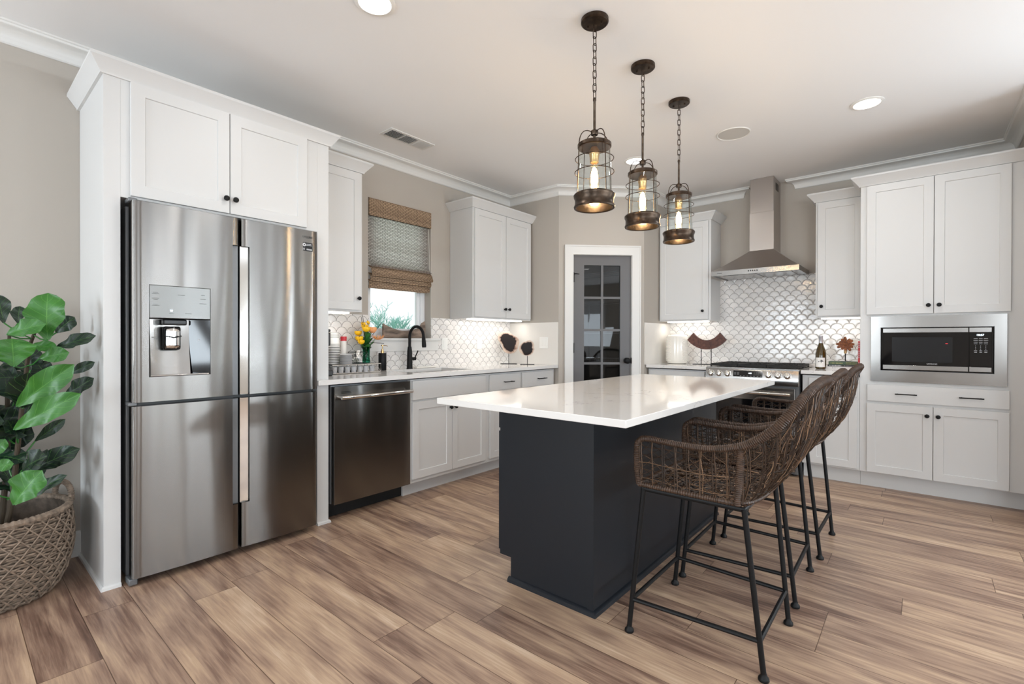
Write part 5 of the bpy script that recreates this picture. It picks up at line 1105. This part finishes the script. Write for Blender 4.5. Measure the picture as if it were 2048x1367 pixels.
# ------------------------------------------------------------------ bar stools
def stool():
    random.seed(11); SX, SY = -.65, 2.03
    t = thing('bar_stool', 'woven brown wicker bar stool nearest the camera', 'bar stool', (SX, SY, 0), 'wicker bar stools at the island')
    def V(x, y, z): return Vector((SX+x, SY+y, z))
    ft = {(-1, -1): (-.243, -.250), (1, -1): (.238, -.210), (1, 1): (.232, .218), (-1, 1): (-.250, .238)}
    tp = {(-1, -1): (-.193, -.228), (1, -1): (.178, -.228), (1, 1): (.178, .228), (-1, 1): (-.193, .228)}
    for k in ft:
        a, b = V(*ft[k], .016), V(*tp[k], .578)
        lg = MB().tube([a, b], .0098, 12).build('leg', 'black', t)
        MB().lathe(V(*ft[k], 0), [(.017, 0), (.0185, .004), (.017, .012), (.011, .018), (.0095, .026)], 18).build('foot_pad', 'black', lg)
    at_ = lambda k, z: V(*ft[k], .016).lerp(V(*tp[k], .578), (z-.016)/.562)
    ks = [(-1, -1), (1, -1), (1, 1), (-1, 1)]
    for i in range(4): MB().tube([at_(ks[i], .132), at_(ks[(i+1) % 4], .132)], .0085, 10).build('stretcher', 'black', t)
    MB().tube([V(*tp[k], .576) for k in ks], .0095, 10, closed=True).build('seat_frame', 'black', t)
    # rim: front lower corner -> up -> along the arm -> round the back -> mirror
    half = [(-.205, -.245, .598), (-.212, -.248, .66), (-.212, -.25, .745), (-.198, -.25, .772), (-.165, -.25, .782), (-.06, -.252, .776), (.06, -.254, .776), (.165, -.252, .797), (.225, -.248, .828), (.275, -.240, .870), (.318, -.222, .925), (.348, -.190, .972), (.370, -.140, 1.004), (.382, -.075, 1.020), (.386, 0, 1.024)]
    full = half+[(x, -y, z) for x, y, z in half[-2::-1]]
    def smooth_path(pts, n):
        out = []; P4 = [Vector(p) for p in pts]; P4 = [P4[0]*2-P4[1]]+P4+[P4[-1]*2-P4[-2]]
        for i in range(1, len(P4)-2):
            p0, p1, p2, p3 = P4[i-1:i+3]; m = max(2, int((p2-p1).length/n))
            for k in range(m): s = k/m; out.append(.5*((2*p1)+(p2-p0)*s+(2*p0-5*p1+4*p2-p3)*s*s+(3*p1-p0-3*p2+p3)*s**3))
        return out+[P4[-2]]
    off = lambda pts: [Vector((SX, SY, 0))+p for p in pts]
    def wrapped(pts, r, step=.0017, grow=0):
        sp_ = smooth_path(pts, step); return MB().tube(off(sp_), r, 9, rf=lambda i, m: (r+grow*max(0, min(1, (sp_[i].x-.08)/.2)))*(1+.10*(1 if i % 4 < 2 else -1)*(.6 if i % 2 else 1)))
    wrapped(full, .0115, grow=.0045).build('wrapped_rim', 'wickerwrap', t)
    for s in (-1, 1): wrapped([(.172, s*.250, .795), (.170, s*.251, .70), (.160, s*.246, .592)], .0125).build('arm_post', 'wickerwrap', t)
    base = [(-.205, -.243, .597), (-.06, -.245, .597), (.10, -.245, .597), (.160, -.236, .597), (.192, -.190, .598), (.208, -.10, .599), (.212, 0, .600), (.208, .10, .599), (.192, .190, .598), (.160, .236, .597), (.10, .245, .597), (-.06, .245, .597), (-.205, .243, .597)]
    wrapped(base, .0095, .0022).build('wrapped_seat_rail', 'wickerwrap', t)
    wrapped([(-.205, -.243, .597), (-.207, 0, .597), (-.205, .243, .597)], .0105, .0022).build('wrapped_front_rail', 'wickerwrap', t)
    def strand(mb, pts, r, n=4): mb.tube(off([Vector(p) for p in pts]), r, n, caps=False)
    rimS = smooth_path(half[3:], .01)
    def rim_at_x(x):
        for i in range(len(rimS)-1):
            if rimS[i].x <= x <= rimS[i+1].x: return rimS[i].z
        return rimS[-1].z if x > 0 else .772
    # arm panels
    for s in (-1, 1):
        mb = MB(); xs = [-.198+.0465*k for k in range(9)]; yy = lambda: s*(.249+random.uniform(-.003, .003))
        for x in xs:
            for d in (-.0035, .0035):
                j = [random.uniform(-.003, .003) for _ in range(4)]
                strand(mb, [(x+d, yy(), rim_at_x(x)), (x+d+j[0], yy(), .73), (x+d*1.4+j[1]+.002, yy(), .67), (x+d+j[2]+.004, yy(), .60)], .0024)
        for k in range(5):
            z = .625+.031*k+random.uniform(-.003, .003); strand(mb, [(-.205+.375*i/8, yy(), z+random.uniform(-.003, .003)-.006*sin(pi*i/8)) for i in range(9)], .0014)
        for i in range(8):
            for k in range(6):
                z = .605+.031*k; x0, x1 = xs[i], xs[i+1]; top = rim_at_x((x0+x1)/2)-.005
                strand(mb, [(x0, yy(), min(top, z+random.uniform(-.008, .008))), (x1, yy(), min(top, z+.031+random.uniform(-.008, .008)))], .0013, 3)
                strand(mb, [(x0, yy(), min(top, z+.031+random.uniform(-.008, .008))), (x1, yy(), min(top, z+random.uniform(-.008, .008)))], .0013, 3)
        mb.build('arm_weave', 'wicker', t, recalc=False, smooth=60)
    # seat
    mb = MB()
    def inside(x, y): return -.2 < x < .20 and abs(y) < .242-.10*max(0, (x-.13)/.07)
    cnt = 0
    while cnt < 330:
        x, y = random.uniform(-.2, .2), random.uniform(-.24, .24); a_ = random.uniform(0, pi) if random.random() < .45 else random.gauss(pi/2, .35); l_ = random.uniform(.05, .14); pts = []
        for q_ in (-1, -.33, .33, 1):
            px, py = x+cos(a_)*l_*q_+random.uniform(-.006, .006), y+sin(a_)*l_*q_+random.uniform(-.006, .006)
            px = max(-.202, min(.2, px)); py = max(-.24, min(.24, py)); pts.append((px, py, .594+random.uniform(-.004, .006)))
        strand(mb, pts, .0019, 4); cnt += 1
    mb.build('seat_weave', 'wicker', t, recalc=False, smooth=60)
    # back: surface between base curve and rim
    topc = smooth_path(half[7:]+[(x, -y, z) for x, y, z in half[-2:6:-1]], .01); botc = smooth_path([(.165, -.240, .598), (.192, -.190, .598), (.208, -.10, .599), (.212, 0, .600), (.208, .10, .599), (.192, .190, .598), (.165, .240, .598)], .01)
    def cs(c, s): f = s*(len(c)-1); i = min(int(f), len(c)-2); return c[i].lerp(c[i+1], f-i)
    def S(u, v):
        B, T = cs(botc, u), cs(topc, u); m = B.lerp(T, v); bulge = 4*v*(1-v)*.05*(1.3-.75*v)*(sin(pi*u)**.5 if 0 < u < 1 else 0)
        return m+Vector((bulge, (-.2 if u < .5 else .2)*bulge*abs(2*u-1), 0))
    mb = MB()
    for k in range(17):
        u = (k+.5)/17
        for d in (-.004, .004): strand(mb, [S(min(1, max(0, u+d+random.uniform(-.003, .003))), v/8) for v in range(9)], .0023)
    for k in range(190):
        u, v = random.random(), random.random()**.9; du, dv = random.gauss(0, .035), random.uniform(.10, .32); pts = []
        for q_ in (-1, -.3, .4, 1): pts.append(S(min(1, max(0, u+du*q_)), min(.985, max(.01, v+dv*q_*.6)))+Vector((random.uniform(-.005, .005), 0, 0)))
        strand(mb, pts, .0017, 4)
    for k in range(110):
        u, v = random.random(), random.random(); du, dv = random.uniform(.04, .12), random.uniform(-.12, .12)
        strand(mb, [S(min(1, max(0, u+du*q_)), min(.98, max(.02, v+dv*q_)))+Vector((random.uniform(-.004, .006), 0, 0)) for q_ in (-1, 0, 1)], .0014, 3)
    mb.build('back_weave', 'wicker', t, recalc=False, smooth=60)
    return t
s1_ = stool()
copy_thing(s1_, (-.662, 2.620, 0), 'middle woven brown wicker bar stool of the three at the island', radians(0.5))
copy_thing(s1_, (-.650, 3.245, 0), 'woven brown wicker bar stool farthest from the camera, nearest the range', radians(-1))
# ------------------------------------------------------------------ plant in basket
bx, by = -3.165, .150
bs = thing('woven_basket', 'round grey seagrass basket with loop handles holding the fig plant', 'basket', (bx, by, 0))
pr = [(.175, .0), (.20, .012), (.235, .08), (.257, .17), (.263, .24), (.258, .32), (.252, .375)]
def prad(z):
    for i in range(len(pr)-1):
        if pr[i][1] <= z <= pr[i+1][1]: f = (z-pr[i][1])/(pr[i+1][1]-pr[i][1]); return pr[i][0]+(pr[i+1][0]-pr[i][0])*f
    return pr[-1][0]
MB().lathe((bx, by, 0), [(0, .001)]+[(r-.008, z+.001) for r, z in pr]+[(pr[-1][0]-.016, .375)]+[(r-.016, z+.012) for r, z in pr[::-1][1:-1]]+[(0, .014)], 48).build('inner_wall', 'seagrassdark', bs)
mb = MB(); random.seed(3); rows = 34
for i in range(rows):
    z = .008+(.368-.008)*i/(rows-1)
    mb.tube([(bx+(prad(z)-.002+.006*sin(2*pi*k/112*28+(i % 2)*pi+random.uniform(-.3, .3)))*cos(2*pi*k/112), by+(prad(z)-.002+.006*sin(2*pi*k/112*28+(i % 2)*pi))*sin(2*pi*k/112), z+random.uniform(-.0022, .0022)) for k in range(112)], .0052, 5, closed=True)
mb.build('woven_rows', 'seagrass', bs, recalc=False, smooth=60)
mb = MB()
for s in (1, -1):
    for k in range(26):
        a0_ = 2*pi*k/26; pts = []
        for i in range(18): z = .01+.355*i/17; a_ = a0_+s*1.15*i/17; r = prad(z)+.008+.002*sin(i*2.5+k); pts.append((bx+r*cos(a_), by+r*sin(a_), z))
        mb.tube(pts, .0036, 5)
mb.build('diagonal_strands', 'seagrass', bs, recalc=False, smooth=60)
mb = MB(); mb.tube([(bx+.250*cos(2*pi*k/300), by+.250*sin(2*pi*k/300), .382) for k in range(300)], .014, 8, closed=True, rf=lambda i, m: .014*(1.12 if i % 4 < 2 else .9)); mb.build('wrapped_rim', 'seagrass', bs)
for s in (1, -1):
    a_ = radians(108) if s > 0 else radians(288); tx, ty_ = -sin(a_), cos(a_); cx, cy = bx+.252*cos(a_), by+.252*sin(a_)
    mb = MB(); n = 90; mb.tube([(cx+tx*.070*cos(pi*k/n)*(1+.15*sin(pi*k/n)), cy+ty_*.070*cos(pi*k/n)*(1+.15*sin(pi*k/n)), .375+.085*sin(pi*k/n)**.8) for k in range(n+1)], .012, 8, rf=lambda i, m: .012*(1.12 if i % 4 < 2 else .9)); mb.build('handle', 'seagrass', bs)
pt = thing('fiddle_leaf_fig', 'fiddle leaf fig with broad glossy leaves growing from the seagrass basket', 'plant', (bx, by, .02))
MB().lathe((bx, by, .02), [(0, 0), (.13, 0), (.165, .24), (.16, .24), (.14, .225), (0, .23)], 32).build('inner_pot', 'darkplastic', pt)
MB().lathe((bx, by, .20), [(0, .0), (.155, .0), (.155, .045), (.10, .055), (0, .058)], 32).build('soil', 'soil', pt)
stems = [[(-3.12, .175, .25), (-3.10, .205, .45), (-3.085, .228, .78), (-3.05, .255, 1.13), (-3.0, .27, 1.20)], [(-3.17, .14, .25), (-3.19, .13, .6), (-3.17, .11, .95), (-3.12, .12, 1.25)], [(-3.20, .17, .25), (-3.25, .2, .6), (-3.27, .2, 1.0), (-3.3, .21, 1.2)]]
for s_ in stems: MB().tube(s_, .010, 10, rf=lambda i, m: .012-.006*i/(m-1)).build('stem', 'stem', pt)
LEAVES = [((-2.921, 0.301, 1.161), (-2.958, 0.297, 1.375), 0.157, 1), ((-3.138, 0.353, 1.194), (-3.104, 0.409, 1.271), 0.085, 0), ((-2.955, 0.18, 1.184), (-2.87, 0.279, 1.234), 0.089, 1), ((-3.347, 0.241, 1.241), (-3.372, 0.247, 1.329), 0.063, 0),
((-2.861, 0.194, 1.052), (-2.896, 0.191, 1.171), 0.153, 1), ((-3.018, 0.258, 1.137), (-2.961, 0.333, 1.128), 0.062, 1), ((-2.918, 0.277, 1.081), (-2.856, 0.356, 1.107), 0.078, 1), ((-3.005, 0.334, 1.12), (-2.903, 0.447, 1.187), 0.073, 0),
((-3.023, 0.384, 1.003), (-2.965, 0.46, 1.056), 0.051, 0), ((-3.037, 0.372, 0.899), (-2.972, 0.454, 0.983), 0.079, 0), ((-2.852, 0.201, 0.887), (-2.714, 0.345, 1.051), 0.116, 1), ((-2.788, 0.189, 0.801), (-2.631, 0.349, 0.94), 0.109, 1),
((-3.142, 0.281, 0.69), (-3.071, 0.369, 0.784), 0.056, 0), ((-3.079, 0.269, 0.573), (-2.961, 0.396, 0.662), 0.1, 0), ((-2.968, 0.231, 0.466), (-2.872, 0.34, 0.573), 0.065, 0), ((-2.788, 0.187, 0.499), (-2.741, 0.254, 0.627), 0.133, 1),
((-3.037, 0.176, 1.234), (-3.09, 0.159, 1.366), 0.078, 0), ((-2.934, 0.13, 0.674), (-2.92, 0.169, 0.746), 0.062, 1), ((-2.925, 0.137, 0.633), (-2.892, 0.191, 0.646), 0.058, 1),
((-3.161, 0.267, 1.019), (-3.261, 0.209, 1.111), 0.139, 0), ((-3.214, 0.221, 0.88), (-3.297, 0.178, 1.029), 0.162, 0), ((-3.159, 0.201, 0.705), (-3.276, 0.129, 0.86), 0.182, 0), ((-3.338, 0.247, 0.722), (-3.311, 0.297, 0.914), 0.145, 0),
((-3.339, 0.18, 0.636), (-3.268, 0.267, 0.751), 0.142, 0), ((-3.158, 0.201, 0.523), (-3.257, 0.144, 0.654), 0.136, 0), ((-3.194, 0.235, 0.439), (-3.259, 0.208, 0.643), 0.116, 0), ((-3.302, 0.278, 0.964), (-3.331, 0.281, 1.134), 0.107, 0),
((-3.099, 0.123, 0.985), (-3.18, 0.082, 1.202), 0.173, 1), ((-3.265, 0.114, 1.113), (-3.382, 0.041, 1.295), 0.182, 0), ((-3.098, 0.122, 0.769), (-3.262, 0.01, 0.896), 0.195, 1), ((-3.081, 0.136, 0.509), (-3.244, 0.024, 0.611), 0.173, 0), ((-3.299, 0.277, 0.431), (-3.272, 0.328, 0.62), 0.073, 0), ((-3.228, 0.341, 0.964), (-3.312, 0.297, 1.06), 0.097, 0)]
random.seed(31)
for i in range(26):
    sB = stems[i % 3]; a, b = Vector(sB[1]), Vector(sB[-2]); p_ = a.lerp(b, random.uniform(.0, .9)); th = random.uniform(radians(150), radians(400)); B = p_+Vector((cos(th), sin(th), .3))*.05
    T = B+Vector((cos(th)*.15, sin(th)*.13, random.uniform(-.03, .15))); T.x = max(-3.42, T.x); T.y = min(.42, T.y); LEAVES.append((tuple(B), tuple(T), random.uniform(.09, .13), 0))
for B, T, w, k in LEAVES:
    B, T = Vector(B), Vector(T); view = (Vector((0, 0, 1.16))-B).normalized(); nrm = (view+Vector((random.uniform(-.3, .3), random.uniform(-.3, .3), random.uniform(0, .5)))).normalized()
    lf = blade(MB(), B, T, w*1.02, fold=.22, curl=.22, nrm=nrm, n=(10, 14), shape=1).build('leaf', 'leaflit' if k else 'leafshade', pt, recalc=False, smooth=80)
    # petiole to the nearest stem point
    best = min(((Vector(a).lerp(Vector(b), f)) for s_ in stems for a, b in zip(s_, s_[1:]) for f in (0, .25, .5, .75, 1)), key=lambda q_: (q_-(B-Vector((0, 0, .04)))).length)
    MB().tube([best, best.lerp(B, .5)-Vector((0, 0, .008)), B], .0032, 6).build('petiole', 'leafs', lf)
# ------------------------------------------------------------------ outdoors seen through the sink window
struct(MB().box(-60, XW-.3, -30, 60, -.6, -.5).build('ground', 'grass', smooth=0))
def tree(x, y, h, w, label, seed):
    random.seed(seed); t = thing('bare_tree', label, 'tree', (x, y, -.5), 'pale bare trees beyond the window'); mb = MB(); tw = MB()
    def br(p, d, l, r, dep):
        q_ = p+d*l; (mb if dep < 2 else tw).tube([p, p.lerp(q_, .5)+Vector((random.uniform(-.04, .04)*l,)*3), q_], r, 4 if dep > 1 else 6, caps=False, rf=lambda i, m: r*(1-.3*i/(m-1)))
        if dep < 5:
            for k in range(4 if dep < 4 else 3): a_ = Vector((random.gauss(0, .55)*w, random.gauss(0, .55)*w, random.uniform(-.05, .5))); br(p.lerp(q_, random.uniform(.45, 1)), (d+a_).normalized(), l*random.uniform(.55, .75), max(.007, r*.55), dep+1)
    br(Vector((x, y, -.5)), Vector((0, 0, 1)), h*.34, .07, 0)
    mb.build('branches', 'teal', t, recalc=False, smooth=0); tw.build('twigs', 'teal', t, recalc=False, smooth=0)
tree(-12.2, 8.75, 3.8, 1.1, 'pale bare tree seen through the sink window, the tallest', 3); tree(-14.6, 9.2, 2.7, 1.2, 'lower pale bare tree at the left of the sink window view', 8); tree(-16.5, 13.2, 3.2, 1.2, 'lower pale bare tree at the right of the sink window view', 21)
